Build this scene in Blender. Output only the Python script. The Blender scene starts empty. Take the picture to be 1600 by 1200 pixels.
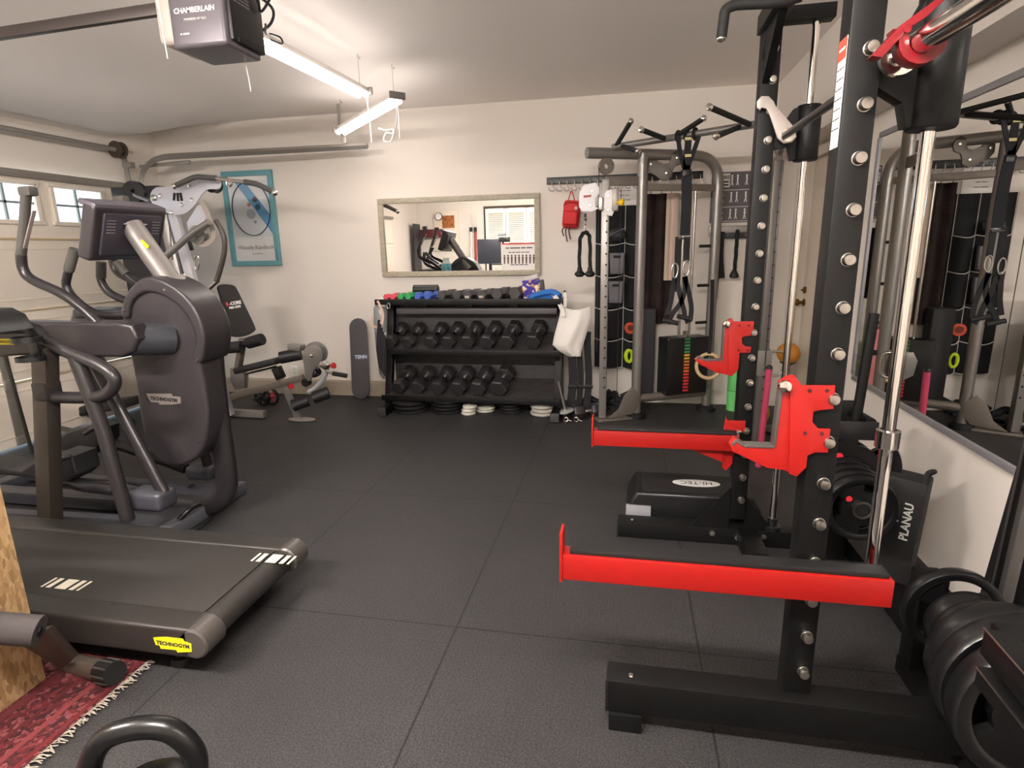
import bpy, bmesh, math, random
from mathutils import Vector, Matrix
random.seed(7)
C = bpy.context.scene.collection
SC = bpy.context.scene

# ------------------------------------------------------------------ camera
# rows: world x, y (depth), z axes seen from the camera
R_X = Vector((0.98165, -0.02325, 0.18925))
R_Y = Vector((0.18990, 0.22682, -0.95525))
R_Z = Vector((-0.02072, 0.97366, 0.22707))
F_PX, CAM_H = 905.0, 1.46
cam = bpy.data.cameras.new('camera')
cam.sensor_width = 36.0
cam.lens = F_PX / 1600 * 36.0
cam.clip_start = 0.02
cam_o = bpy.data.objects.new('camera', cam)
C.objects.link(cam_o)
rot = Matrix((R_X, R_Y, R_Z))
_q = rot.to_quaternion().normalized()
cam_o.rotation_mode = 'QUATERNION'
cam_o.rotation_quaternion = _q
cam_o.location = (0, 0, CAM_H)
SC.camera = cam_o

# ------------------------------------------------------------------ world and exposure
W = bpy.data.worlds.new('world')
SC.world = W
W.use_nodes = True
W.node_tree.nodes['Background'].inputs[0].default_value = (0.72, 0.88, 1.0, 1)
W.node_tree.nodes['Background'].inputs[1].default_value = 1.5
vs = SC.view_settings
SC.display_settings.display_device = 'sRGB'
vs.view_transform = 'Standard'
vs.look = 'None'
vs.exposure = 1.08
vs.gamma = 1.0
vs.use_curve_mapping = False
TUBE_POWER = 9.0            # radiance of the two shop light tubes in view
TUBE_POWER_ADDED = 175.0      # and of the two brighter lamps added out of view overhead

# ------------------------------------------------------------------ measuring helpers (metres, world axes)
_RT = _q.to_matrix()
def ray(px, py):
    return _RT @ Vector((px - 800, 600 - py, -F_PX))
def AX(px, py, x):
    r = ray(px, py); return Vector((0, 0, CAM_H)) + r * (x / r.x)
def AY(px, py, y):
    r = ray(px, py); return Vector((0, 0, CAM_H)) + r * (y / r.y)
def AZ(px, py, z=0.0):
    r = ray(px, py); return Vector((0, 0, CAM_H)) + r * ((z - CAM_H) / r.z)
V = Vector

# ------------------------------------------------------------------ materials
def lin(h):
    h = h.lstrip('#')
    c = [int(h[i:i+2], 16) / 255 for i in (0, 2, 4)]
    return tuple(x / 12.92 if x <= 0.04045 else ((x + 0.055) / 1.055) ** 2.4 for x in c) + (1,)
MATS = {}
def mat(name, col, rough=0.5, metal=0.0, bump=0.0, scale=80.0, var=0.0, coat=0.0, trans=0.0, spec=None):
    if name in MATS: return MATS[name]
    m = bpy.data.materials.new(name); m.use_nodes = True
    nt = m.node_tree; b = nt.nodes['Principled BSDF']
    c = lin(col)
    b.inputs['Base Color'].default_value = c
    b.inputs['Roughness'].default_value = rough
    b.inputs['Metallic'].default_value = metal
    if coat: b.inputs['Coat Weight'].default_value = coat; b.inputs['Coat Roughness'].default_value = 0.15
    if trans: b.inputs['Transmission Weight'].default_value = trans
    if spec is not None: b.inputs['Specular IOR Level'].default_value = spec
    if bump or var:
        tc = nt.nodes.new('ShaderNodeTexCoord')
        n = nt.nodes.new('ShaderNodeTexNoise'); n.inputs['Scale'].default_value = scale; n.inputs['Detail'].default_value = 4
        nt.links.new(tc.outputs['Object'], n.inputs['Vector'])
        if bump:
            bp = nt.nodes.new('ShaderNodeBump'); bp.inputs['Strength'].default_value = bump; bp.inputs['Distance'].default_value = 0.004
            nt.links.new(n.outputs['Fac'], bp.inputs['Height']); nt.links.new(bp.outputs['Normal'], b.inputs['Normal'])
        if var:
            mx = nt.nodes.new('ShaderNodeMix'); mx.data_type = 'RGBA'
            mx.inputs['A'].default_value = tuple(x * (1 - var) for x in c[:3]) + (1,)
            mx.inputs['B'].default_value = tuple(min(1, x * (1 + var)) for x in c[:3]) + (1,)
            nt.links.new(n.outputs['Fac'], mx.inputs['Factor']); nt.links.new(mx.outputs['Result'], b.inputs['Base Color'])
    MATS[name] = m
    return m
def emit(name, col, s):
    if name in MATS: return MATS[name]
    m = bpy.data.materials.new(name); m.use_nodes = True
    b = m.node_tree.nodes['Principled BSDF']
    b.inputs['Base Color'].default_value = lin(col)
    b.inputs['Emission Color'].default_value = lin(col); b.inputs['Emission Strength'].default_value = s
    MATS[name] = m
    return m

wall_m = mat('painted plaster cream', '#e1d9d0', 0.85, bump=0.06, scale=140, var=0.015)
ceil_m = mat('painted plaster ceiling', '#f7f0eb', 0.9, bump=0.06, scale=120, var=0.015)
trim_m = mat('painted trim', '#e0d2c0', 0.5)
gdoor_m = mat('painted garage door', '#e8ded0', 0.55, bump=0.04, scale=30, var=0.02)
gline_m = mat('yellowed weatherstrip', '#c9b592', 0.7)
concrete_m = mat('concrete curb', '#a99c8b', 0.9, bump=0.3, scale=60, var=0.2)
black_m = mat('black powder coat', '#070707', 0.5, bump=0.05, scale=300, spec=0.3)
blacks_m = mat('satin black plastic', '#161617', 0.35)
rubber_m = mat('black rubber', '#101011', 0.55, bump=0.1, scale=200)
gloss_m = mat('glossy black urethane', '#121213', 0.28)
foam_m = mat('black foam', '#141414', 0.7, bump=0.15, scale=400)
vinyl_m = mat('black vinyl', '#1b1a1b', 0.45, bump=0.08, scale=250)
fabric_m = mat('black webbing', '#17171a', 0.85, bump=0.2, scale=500)
grey_m = mat('warm grey metallic paint', '#857d76', 0.38, 0.55)
silver_m = mat('silver metallic paint', '#8f8b87', 0.35, 0.6)
lsilver_m = mat('pale silver paint', '#c3c3cb', 0.35, 0.35)
chrome_m = mat('polished chrome', '#e6e2dd', 0.10, 1.0)
steel_m = mat('brushed steel', '#b9b4ad', 0.28, 1.0)
galv_m = mat('galvanised steel', '#9a948d', 0.42, 0.5, var=0.1, scale=25)
red_m = mat('red powder coat', '#99130f', 0.38)
dred_m = mat('translucent red nylon', '#700a15', 0.28)
ehouse_m = mat('charcoal plastic shell', '#302c2f', 0.36, bump=0.05, scale=500)
edark_m = mat('dark charcoal tube', '#2a2729', 0.33, 0.25)
egrey_m = mat('blue grey plastic', '#3d3d44', 0.4)
estalk_m = mat('grey alloy', '#7a7572', 0.45, 0.4)
deck_m = mat('treadmill charcoal frame', '#302d2b', 0.42, 0.2, bump=0.04, scale=400)
belt_m = mat('treadmill belt', '#292624', 0.6, bump=0.12, scale=500)
white_m = mat('white plastic', '#ecebe8', 0.45)
offw_m = mat('white cotton', '#e6e1da', 0.9, bump=0.2, scale=300)
paper_m = mat('white paper', '#f0ebe6', 0.8)
ink_m = mat('dark ink', '#26262a', 0.8)
inkw_m = mat('white lettering', '#e9e7e4', 0.6)
yellow_m = mat('yellow badge', '#f2e21c', 0.5)
tan_m = mat('birch wood', '#c9ad84', 0.5, bump=0.05, scale=40, var=0.1)
teal_m = mat('teal frame', '#6aa0a9', 0.45, var=0.12, scale=4)
screen_m = mat('screen black glass', '#101114', 0.1)
gm = bpy.data.materials.new('mirror glass'); gm.use_nodes = True
_b = gm.node_tree.nodes['Principled BSDF']
_b.inputs['Base Color'].default_value = (0.82, 0.82, 0.8, 1); _b.inputs['Metallic'].default_value = 1; _b.inputs['Roughness'].default_value = 0.0
wg = bpy.data.materials.new('window glass'); wg.use_nodes = True
_nt = wg.node_tree; _nt.nodes.clear()
_o = _nt.nodes.new('ShaderNodeOutputMaterial'); _g = _nt.nodes.new('ShaderNodeBsdfGlossy'); _t = _nt.nodes.new('ShaderNodeBsdfTransparent'); _mx = _nt.nodes.new('ShaderNodeMixShader')
_g.inputs['Roughness'].default_value = 0.02; _mx.inputs[0].default_value = 0.08
_nt.links.new(_t.outputs[0], _mx.inputs[1]); _nt.links.new(_g.outputs[0], _mx.inputs[2]); _nt.links.new(_mx.outputs[0], _o.inputs[0])

# rubber floor tiles: seams every 0.895 m across, 1.13 m along
fm = bpy.data.materials.new('rubber gym mats'); fm.use_nodes = True
nt = fm.node_tree; b = nt.nodes['Principled BSDF']; L = nt.links.new; N = nt.nodes.new
tc = N('ShaderNodeTexCoord'); sx = N('ShaderNodeSeparateXYZ'); L(tc.outputs['Object'], sx.inputs[0])
def mth(op, a, b_=None):
    n = N('ShaderNodeMath'); n.operation = op
    for i, v in enumerate((a, b_)):
        if v is None: continue
        if isinstance(v, (int, float)): n.inputs[i].default_value = v
        else: L(v, n.inputs[i])
    return n.outputs[0]
def seam(out, off, per, wdt):
    t = mth('FRACT', mth('DIVIDE', mth('ADD', out, -off + 100 * per), per))
    d = mth('MULTIPLY', mth('MINIMUM', t, mth('SUBTRACT', 1.0, t)), per)
    return mth('LESS_THAN', d, wdt)
s1 = seam(sx.outputs[0], -0.63, 0.925, 0.0036); s2 = seam(sx.outputs[1], 3.13, 1.19, 0.0034)
sm = mth('MAXIMUM', s1, s2)
n1 = N('ShaderNodeTexNoise'); n1.inputs['Scale'].default_value = 190; n1.inputs['Detail'].default_value = 3; L(tc.outputs['Object'], n1.inputs['Vector'])
n2 = N('ShaderNodeTexNoise'); n2.inputs['Scale'].default_value = 1.6; n2.inputs['Detail'].default_value = 5; L(tc.outputs['Object'], n2.inputs['Vector'])
rp = N('ShaderNodeValToRGB'); rp.color_ramp.elements[0].position = 0.36; rp.color_ramp.elements[0].color = lin('#141315'); rp.color_ramp.elements[1].position = 0.66; rp.color_ramp.elements[1].color = lin('#454344')
L(n1.outputs['Fac'], rp.inputs[0])
mz = N('ShaderNodeMix'); mz.data_type = 'RGBA'; mz.blend_type = 'MULTIPLY'; mz.inputs['Factor'].default_value = 0.5
L(rp.outputs[0], mz.inputs['A']); L(n2.outputs['Fac'], mz.inputs['B'])
mz2 = N('ShaderNodeMix'); mz2.data_type = 'RGBA'; L(sm, mz2.inputs['Factor']); L(mz.outputs['Result'], mz2.inputs['A']); mz2.inputs['B'].default_value = lin('#0a0a0a')
L(mz2.outputs['Result'], b.inputs['Base Color'])
# small diamond studs
wv = N('ShaderNodeTexVoronoi'); wv.inputs['Scale'].default_value = 60; wv.feature = 'F1'; L(tc.outputs['Object'], wv.inputs['Vector'])
wv.inputs['Randomness'].default_value = 0.35
bp = N('ShaderNodeBump'); bp.inputs['Strength'].default_value = 0.35; bp.inputs['Distance'].default_value = 0.003; L(wv.outputs['Distance'], bp.inputs['Height'])
bp2 = N('ShaderNodeBump'); bp2.inputs['Strength'].default_value = 0.25; bp2.inputs['Distance'].default_value = 0.002; L(n1.outputs['Fac'], bp2.inputs['Height']); L(bp.outputs[0], bp2.inputs['Normal'])
L(bp2.outputs[0], b.inputs['Normal']); b.inputs['Roughness'].default_value = 0.62
floor_m = fm
def noise_mat(name, stops, scale, stretch=(1, 1, 1), rough=0.8, kind='noise', bump=0.0):
    m = bpy.data.materials.new(name); m.use_nodes = True
    nt = m.node_tree; b = nt.nodes['Principled BSDF']; b.inputs['Roughness'].default_value = rough
    tc = nt.nodes.new('ShaderNodeTexCoord'); mp = nt.nodes.new('ShaderNodeMapping'); mp.inputs['Scale'].default_value = stretch
    nt.links.new(tc.outputs['Object'], mp.inputs[0])
    if kind == 'noise':
        n = nt.nodes.new('ShaderNodeTexNoise'); n.inputs['Scale'].default_value = scale; n.inputs['Detail'].default_value = 6; out = n.outputs['Fac']
    else:
        n = nt.nodes.new('ShaderNodeTexVoronoi'); n.inputs['Scale'].default_value = scale
        sp = nt.nodes.new('ShaderNodeSeparateColor'); nt.links.new(n.outputs['Color'], sp.inputs[0]); out = sp.outputs[0]
    nt.links.new(mp.outputs[0], n.inputs['Vector'])
    r = nt.nodes.new('ShaderNodeValToRGB'); e = r.color_ramp.elements
    while len(e) < len(stops): e.new(0.5)
    for k, (p, c) in enumerate(stops): e[k].position = p; e[k].color = lin(c)
    nt.links.new(out, r.inputs[0]); nt.links.new(r.outputs[0], b.inputs['Base Color'])
    if bump:
        bp = nt.nodes.new('ShaderNodeBump'); bp.inputs['Strength'].default_value = bump; bp.inputs['Distance'].default_value = 0.004
        nt.links.new(out, bp.inputs['Height']); nt.links.new(bp.outputs[0], b.inputs['Normal'])
    MATS[name] = m
    return m
osb_m = noise_mat('oriented strand board', [(0.0, '#876844'), (0.3, '#a3825a'), (0.7, '#b99a70'), (1.0, '#94744c')], 95, (1, 1, 0.35), 0.75, 'vor', 0.2)
rug_m = noise_mat('red woven rug', [(0.0, '#1c0508'), (0.45, '#470c13'), (0.7, '#5a131a'), (0.93, '#744244')], 80, (1, 1, 1), 0.95, 'vor', 0.4)
wood_m = noise_mat('weathered silver frame', [(0.3, '#8b8272'), (0.55, '#b3aa98'), (0.8, '#9c927f')], 30, (1, 6, 6), 0.55)
dwood_m = noise_mat('dark wood grain board', [(0.3, '#262425'), (0.6, '#3d3a3b'), (0.9, '#312e2f')], 12, (1, 1, 8), 0.5)
quilt_m = noise_mat('flowered fabric', [(0.0, '#3b2f86'), (0.6, '#45369a'), (0.75, '#e0a83a'), (0.92, '#e8d8c0')], 40, (1, 1, 1), 0.8, 'vor')
brown_m = noise_mat('dark brown printed cloth', [(0.35, '#1a1110'), (0.6, '#2a1a18'), (0.8, '#4a3833')], 9, (1, 1, 1), 0.9)

# ------------------------------------------------------------------ geometry helpers
class G:
    """collects shapes in world coordinates, then becomes ONE mesh object"""
    def __init__(s): s.bm = bmesh.new()
    def _add(s, t):
        me = bpy.data.meshes.new('t'); t.to_mesh(me); t.free(); s.bm.from_mesh(me); bpy.data.meshes.remove(me); return s
    def box(s, c, size, rot=None, bev=0.0, seg=2):
        t = bmesh.new(); bmesh.ops.create_cube(t, size=1)
        for v in t.verts: v.co = V((v.co.x * size[0], v.co.y * size[1], v.co.z * size[2]))
        if bev: bmesh.ops.bevel(t, geom=t.edges[:], offset=min(bev, min(size) * 0.49), segments=seg, affect='EDGES', profile=0.6)
        M = Matrix.Translation(V(c)) @ (rot.to_4x4() if rot else Matrix.Identity(4))
        bmesh.ops.transform(t, matrix=M, verts=t.verts); return s._add(t)
    def bar(s, a, b, w, h, bev=0.004, up=(0, 0, 1)):
        a, b = V(a), V(b); d = b - a; x = d.normalized(); z = V(up) - x * V(up).dot(x)
        if z.length < 1e-4: z = V((0, 1, 0)) - x * x.y
        z.normalize(); y = z.cross(x)
        r = Matrix((x, y, z)).transposed()
        return s.box((a + b) / 2, (d.length, w, h), r, bev)
    def tube(s, pts, r, n=12, closed=False, smooth=0, caps=True, flat=1.0):
        pts = [V(p) for p in pts]
        if smooth: pts = spline(pts, smooth, closed)
        rs = r if isinstance(r, (list, tuple)) else [r] * len(pts)
        if isinstance(r, (list, tuple)) and len(r) != len(pts):
            rs = [r[0] + (r[-1] - r[0]) * i / (len(pts) - 1) for i in range(len(pts))]
        t = bmesh.new(); rings = []; m = len(pts); prev = None
        for i, p in enumerate(pts):
            if closed: d = pts[(i + 1) % m] - pts[i - 1]
            else: d = pts[min(i + 1, m - 1)] - pts[max(i - 1, 0)]
            if d.length < 1e-9: d = V((0, 0, 1))
            d.normalize()
            if prev is None:
                u = V((0, 0, 1)) if abs(d.z) < 0.9 else V((0, 1, 0))
            else: u = prev
            u = (u - d * u.dot(d)); u.normalize(); w = d.cross(u); prev = u
            rings.append([t.verts.new(p + (u * math.cos(2 * math.pi * k / n) + w * math.sin(2 * math.pi * k / n) * flat) * rs[i]) for k in range(n)])
        for i in range(m if closed else m - 1):
            A, B = rings[i], rings[(i + 1) % m]
            for k in range(n): t.faces.new((A[k], A[(k + 1) % n], B[(k + 1) % n], B[k]))
        if caps and not closed:
            t.faces.new(rings[0][::-1]); t.faces.new(rings[-1])
        bmesh.ops.recalc_face_normals(t, faces=t.faces); return s._add(t)
    def lathe(s, prof, c, axis=(0, 0, 1), n=32, phase=0.0):
        """prof: [(radius, height)...] along axis from c"""
        z = V(axis).normalized(); x = (V((1, 0, 0)) if abs(z.x) < 0.9 else V((0, 1, 0))); x = (x - z * x.dot(z)).normalized(); y = z.cross(x)
        t = bmesh.new(); rings = []
        for r, h in prof:
            p = V(c) + z * h
            if r < 1e-6: rings.append([t.verts.new(p)])
            else: rings.append([t.verts.new(p + (x * math.cos(2 * math.pi * k / n + phase) + y * math.sin(2 * math.pi * k / n + phase)) * r) for k in range(n)])
        for A, B in zip(rings, rings[1:]):
            if len(A) == 1 and len(B) == 1: continue
            for k in range(n):
                k2 = (k + 1) % n
                if len(A) == 1: t.faces.new((A[0], B[k], B[k2]))
                elif len(B) == 1: t.faces.new((A[k], A[k2], B[0]))
                else: t.faces.new((A[k], A[k2], B[k2], B[k]))
        if len(prof) >= 4 and abs(prof[0][0] - prof[-1][0]) < 1e-6 and prof[0][0] > 1e-6:   # a ring: open through its middle
            A, B = rings[-1], rings[0]
            for k in range(n): t.faces.new((A[k], A[(k + 1) % n], B[(k + 1) % n], B[k]))
        else:
            if len(rings[0]) > 1: t.faces.new(rings[0][::-1])
            if len(rings[-1]) > 1: t.faces.new(rings[-1])
        bmesh.ops.recalc_face_normals(t, faces=t.faces); return s._add(t)
    def plate(s, pts, off, bev=0.0, seg=2):
        """a closed outline (world points) extruded by the vector off"""
        pts = [V(p) for p in pts]; off = V(off); t = bmesh.new()
        a = [t.verts.new(p) for p in pts]; b = [t.verts.new(p + off) for p in pts]; n = len(a)
        fa = t.faces.new(a); fb = t.faces.new(b[::-1])
        for k in range(n): t.faces.new((a[k], b[k], b[(k + 1) % n], a[(k + 1) % n]))
        bmesh.ops.recalc_face_normals(t, faces=t.faces)
        if bev:
            es = [e for e in t.edges if (e in fa.edges[:] or e in fb.edges[:])]
            bmesh.ops.bevel(t, geom=es, offset=bev, segments=seg, affect='EDGES', profile=0.6)
        big = [f for f in t.faces if len(f.verts) > 4]
        bmesh.ops.triangulate(t, faces=big); return s._add(t)
    def ball(s, c, r, sc=(1, 1, 1), rot=None):
        t = bmesh.new(); bmesh.ops.create_uvsphere(t, u_segments=20, v_segments=12, radius=r)
        M = Matrix.Translation(V(c)) @ (rot.to_4x4() if rot else Matrix.Identity(4)) @ Matrix.Diagonal((*sc, 1))
        bmesh.ops.transform(t, matrix=M, verts=t.verts); return s._add(t)
    def quad(s, pts):
        s.bm.faces.new([s.bm.verts.new(V(p)) for p in pts]); return s
    def cloth(s, fn, nu, nv, th=0.004):
        t = bmesh.new(); g = [[t.verts.new(fn(i / nu, j / nv)) for j in range(nv + 1)] for i in range(nu + 1)]
        for i in range(nu):
            for j in range(nv): t.faces.new((g[i][j], g[i + 1][j], g[i + 1][j + 1], g[i][j + 1]))
        bmesh.ops.recalc_face_normals(t, faces=t.faces)
        t.normal_update()
        if th: bmesh.ops.solidify(t, geom=t.faces[:], thickness=th)
        return s._add(t)
def spline(p, k, closed=False):
    n = len(p); out = []
    rng = range(n) if closed else range(n - 1)
    for i in rng:
        if closed: p0, p1, p2, p3 = p[i - 1], p[i], p[(i + 1) % n], p[(i + 2) % n]
        else: p0, p1, p2, p3 = p[max(i - 1, 0)], p[i], p[i + 1], p[min(i + 2, n - 1)]
        for j in range(k):
            t = j / k
            out.append(0.5 * ((2 * p1) + (p2 - p0) * t + (2 * p0 - 5 * p1 + 4 * p2 - p3) * t * t + (3 * p1 - p0 - 3 * p2 + p3) * t ** 3))
    if not closed: out.append(p[-1])
    return out
def fillet(p, r, k=5):
    p = [V(q) for q in p]; out = [p[0]]
    for a, b, c in zip(p, p[1:], p[2:]):
        d1, d2 = (a - b), (c - b); rr = min(r, d1.length * 0.45, d2.length * 0.45)
        s, e = b + d1.normalized() * rr, b + d2.normalized() * rr
        for i in range(k + 1):
            t = i / k; out.append(s * (1 - t) ** 2 + b * 2 * t * (1 - t) + e * t * t)
    out.append(p[-1]); return out
def wpos(o):
    v = V((0, 0, 0))
    while o: v += o.location; o = o.parent
    return v
def build(name, g, m, parent=None, label=None, loc=None, smooth=True):
    base = wpos(parent) if parent else V((0, 0, 0))
    o_loc = V(loc) if loc else V((0, 0, 0))
    bmesh.ops.translate(g.bm, vec=-(base + o_loc) if not parent else -base, verts=g.bm.verts)
    me = bpy.data.meshes.new(name); g.bm.to_mesh(me); g.bm.free()
    for mm in (m if isinstance(m, (list, tuple)) else [m]): me.materials.append(mm)
    if smooth:
        for p in me.polygons: p.use_smooth = True
        me.set_sharp_from_angle(angle=math.radians(38))
    o = bpy.data.objects.new(name, me); C.objects.link(o)
    if parent: o.parent = parent
    else: o.location = o_loc
    if label: o['label'] = label
    return o
def thing(name, label, cat, loc, group=None):
    o = bpy.data.objects.new(name, None); C.objects.link(o); o.location = V(loc); o.empty_display_size = 0.05
    o['label'] = label; o['category'] = cat
    if group: o['group'] = group
    return o
def single(name, g, m, label, cat, loc, group=None):
    o = build(name, g, m, None, label, loc); o['category'] = cat
    if group: o['group'] = group
    return o
def struct(name, g, m, parent=None, smooth=False):
    o = build(name, g, m, parent, smooth=smooth); 
    if not parent: o['kind'] = 'structure'
    return o
def copy_thing(root, loc, label, rz=None):
    r = root.copy(); C.objects.link(r); r.location = V(loc); r['label'] = label
    if rz is not None: r.rotation_euler = (0, 0, rz)
    for ch in list(root.children):
        c = ch.copy(); C.objects.link(c); c.parent = r
        for g in ch.children:
            d = g.copy(); C.objects.link(d); d.parent = c
    return r
def text(name, s, size, c, xd, yd, m, parent, th=0.0012, align='CENTER', sx=1.0, bold=0.0):
    cu = bpy.data.curves.new(name, 'FONT'); cu.body = s; cu.size = size; cu.align_x = align; cu.align_y = 'CENTER'; cu.extrude = th; cu.offset = bold; cu.resolution_u = 2
    o = bpy.data.objects.new('tmp', cu); C.objects.link(o)
    dg = bpy.context.evaluated_depsgraph_get(); me = bpy.data.meshes.new_from_object(o.evaluated_get(dg)); bpy.data.objects.remove(o)
    x = V(xd).normalized(); y = V(yd); y = (y - x * y.dot(x)).normalized(); z = x.cross(y)
    M = Matrix((x * sx, y, z)).transposed().to_4x4(); M.translation = V(c) - (wpos(parent) if parent else V((0, 0, 0)))
    me.transform(M); me.materials.clear(); me.materials.append(m)
    q = bpy.data.objects.new(name, me); C.objects.link(q)
    if parent: q.parent = parent
    return q
def fine_print(name, words, size, c, xd, yd, m, parent, th=.0006):
    """a line of print too small to read: one dash per word"""
    x = V(xd).normalized(); y = V(yd); y = (y - x * y.dot(x)).normalized(); z = x.cross(y)
    tot = (sum(words) + .8 * (len(words) - 1)) * size * .6; p = -tot / 2; g = G()
    for w in words:
        l = w * size * .6; g.box(V(c) + x * (p + l / 2), (l, size * .5, th), rot_axes(x, y, z)); p += l + .8 * size * .6
    return build(name, g, m, parent)
def rot_axes(x, y=None, z=None):
    return Matrix((V(x), V(y), V(z))).transposed()
ORD = ['first', 'second', 'third', 'fourth', 'fifth', 'sixth', 'seventh', 'eighth', 'ninth', 'tenth', 'eleventh', 'twelfth']

# ================================================================== ROOM SHELL
XL, XR, YB, YF, ZC = -4.78, 1.39, 5.52, -2.2, 2.745
struct('floor', G().box(((XL + XR) / 2, (YB + YF) / 2, -0.05), (XR - XL + 1.0, YB - YF + 1.0, 0.1)), floor_m)
g = G(); nx, ny = 40, 40
def cz(x, y):
    t = min(1, max(0, (-3.4 - x) / 1.25)); t = t * t * (3 - 2 * t)
    u = min(1, max(0, (5.5 - y) / 0.75)); u = u * (2 - u)
    return ZC - 0.2 * t * u
vv = [[g.bm.verts.new((XL - .3 + (XR - XL + .6) * i / nx, YF - .3 + (YB - YF + .6) * j / ny, cz(XL - .3 + (XR - XL + .6) * i / nx, YF - .3 + (YB - YF + .6) * j / ny))) for j in range(ny + 1)] for i in range(nx + 1)]
for i in range(nx):
    for j in range(ny): g.bm.faces.new((vv[i][j], vv[i][j + 1], vv[i + 1][j + 1], vv[i + 1][j]))
g.bm.normal_update(); bmesh.ops.solidify(g.bm, geom=g.bm.faces[:], thickness=0.12)
struct('ceiling', g, ceil_m, smooth=True)
struct('wall_back', G().box(((XL + XR) / 2, YB + .06, 1.4), (XR - XL + .24, .12, 2.9)), wall_m)
struct('wall_front', G().box(((XL + XR) / 2, YF - .06, 1.4), (XR - XL + .24, .12, 2.9)), wall_m)
# right-hand wall with a doorway near the back corner
g = G()
DY0, DY1, DZ = 4.32, 5.14, 2.10
g.box((XR + .06, (YF + DY0) / 2, 1.4), (.12, DY0 - YF, 2.9)); g.box((XR + .06, (DY1 + YB) / 2, 1.4), (.12, YB - DY1, 2.9)); g.box((XR + .06, (DY0 + DY1) / 2, (DZ + 2.85) / 2), (.12, DY1 - DY0, 2.85 - DZ))
struct('wall_right', g, wall_m)
struct('soffit', G().box(((1.20 + XR) / 2 + .02, (YB + YF) / 2, (2.17 + 2.8) / 2), (XR - 1.20 + .04, YB - YF, 2.8 - 2.17)), wall_m)
d = struct('door_2', G().box((XR + .05, (DY0 + DY1) / 2, DZ / 2), (.04, DY1 - DY0 - .01, DZ - .01), bev=.003), trim_m)
g = G()
for y in (DY0 - .03, DY1 + .03): g.box((XR - .008, y, 1.065), (.02, .07, 2.13), bev=.004)
g.box((XR - .008, (DY0 + DY1) / 2, 2.115), (.02, DY1 - DY0 + .13, .07), bev=.004)
build('casing', g, trim_m, d)
brass = mat('aged brass', '#7a5a34', .35, .9)
build('door_knob', G().lathe([(.028, 0), (.03, .006), (.012, .02), (.012, .035), (.026, .045), (.028, .06), (.018, .072), (0, .074)], (XR + .03, 5.08, .99), (-1, 0, 0)), brass, d)
build('deadbolt', G().lathe([(.028, 0), (.028, .012), (.02, .018), (.006, .02), (.006, .035), (0, .036)], (XR + .03, 5.08, 1.09), (-1, 0, 0)), brass, d)
# left wall round the garage door
g = G()
g.box((XL - .06, (YF + YB) / 2, 2.5), (.12, YB - YF, .75)); g.box((XL - .06, 5.29, 1.04), (.12, .5, 2.17)); g.box((XL - .06, -1.4, 1.04), (.12, 1.7, 2.17))
struct('wall_left', g, wall_m)
XD = -4.70
door = struct('door_1', G().box((XD - .02, 2.24, .265), (.045, 5.5, .49), bev=.004), gdoor_m)
for z0, z1 in ((.525, 1.055), (1.07, 1.61)):
    build('panel', G().box((XD - .02, 2.24, (z0 + z1) / 2), (.045, 5.5, z1 - z0), bev=.004), gdoor_m, door)
wins = [(3.60, 4.08), (4.22, 4.70), (2.94, 3.42), (2.28, 2.76), (1.62, 2.10), (.96, 1.44)]
g = G(); WZ0, WZ1 = 1.745, 2.05
g.box((XD - .02, 2.24, (1.625 + WZ0) / 2), (.045, 5.5, WZ0 - 1.625)); g.box((XD - .02, 2.24, (WZ1 + 2.14) / 2), (.045, 5.5, 2.14 - WZ1))
ed = sorted([y for w in wins for y in w]); ed = [-.51] + ed + [4.99]
for a, b_ in zip(ed[0::2], ed[1::2]): g.box((XD - .02, (a + b_) / 2, (WZ0 + WZ1) / 2), (.045, b_ - a, WZ1 - WZ0))
build('window_panel', g, gdoor_m, door)
for z in (.515, 1.062, 1.617):
    build('weatherstrip', G().box((XD + .006, 2.24, z), (.014, 5.5, .016), bev=.004), gline_m, door)
for z in (.10, .44, .60, .98, 1.15, 1.54):   # pressed lines in each section
    build('moulding', G().box((XD + .004, 2.24, z), (.006, 5.5, .012), bev=.003), gdoor_m, door)
g = G(); g.bar((XD + .03, -.5, 2.115), (XD + .03, 4.95, 2.115), .05, .055, .012)
build('strut', g, galv_m, door)
g = G()
for z in (.06, .515, 1.062, 1.617, 2.08): g.box((XD + .012, 3.56, z), (.016, .075, .07), bev=.003)
g.box((XD + .006, 3.56, 1.05), (.01, .075, 2.05), bev=.002)
build('hinge_strip', g, galv_m, door)
for k, (y0, y1) in enumerate(wins):
    g = G(); fw = .035
    for zz in (WZ0, WZ1): g.box((XD + .006, (y0 + y1) / 2, zz), (.03, y1 - y0 + .07, fw), bev=.006)
    for yy in (y0, y1): g.box((XD + .006, yy, (WZ0 + WZ1) / 2), (.03, fw, WZ1 - WZ0 + .0), bev=.006)
    w = struct('window_%d' % (k + 1), g, gdoor_m)
    g = G(); g.box((XD - .02, (y0 + y1) / 2, (WZ0 + WZ1) / 2), (.018, .018, WZ1 - WZ0)); g.box((XD - .02, (y0 + y1) / 2, (WZ0 + WZ1) / 2), (.018, y1 - y0, .018))
    build('muntin', g, mat('grey window bar', '#8f9896', .5), w)
    build('pane', G().box((XD - .03, (y0 + y1) / 2, (WZ0 + WZ1) / 2), (.004, y1 - y0, WZ1 - WZ0)), wg, w)
struct('baseboard_back', G().box(((XL - 2.1) / 2 - .05, YB - .04, .075), (-2.0 - XL, .08, .15), bev=.008), concrete_m)
struct('baseboard_left', G().box((XL + .05, 5.28, .075), (.1, .45, .15), bev=.008), concrete_m)
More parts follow.
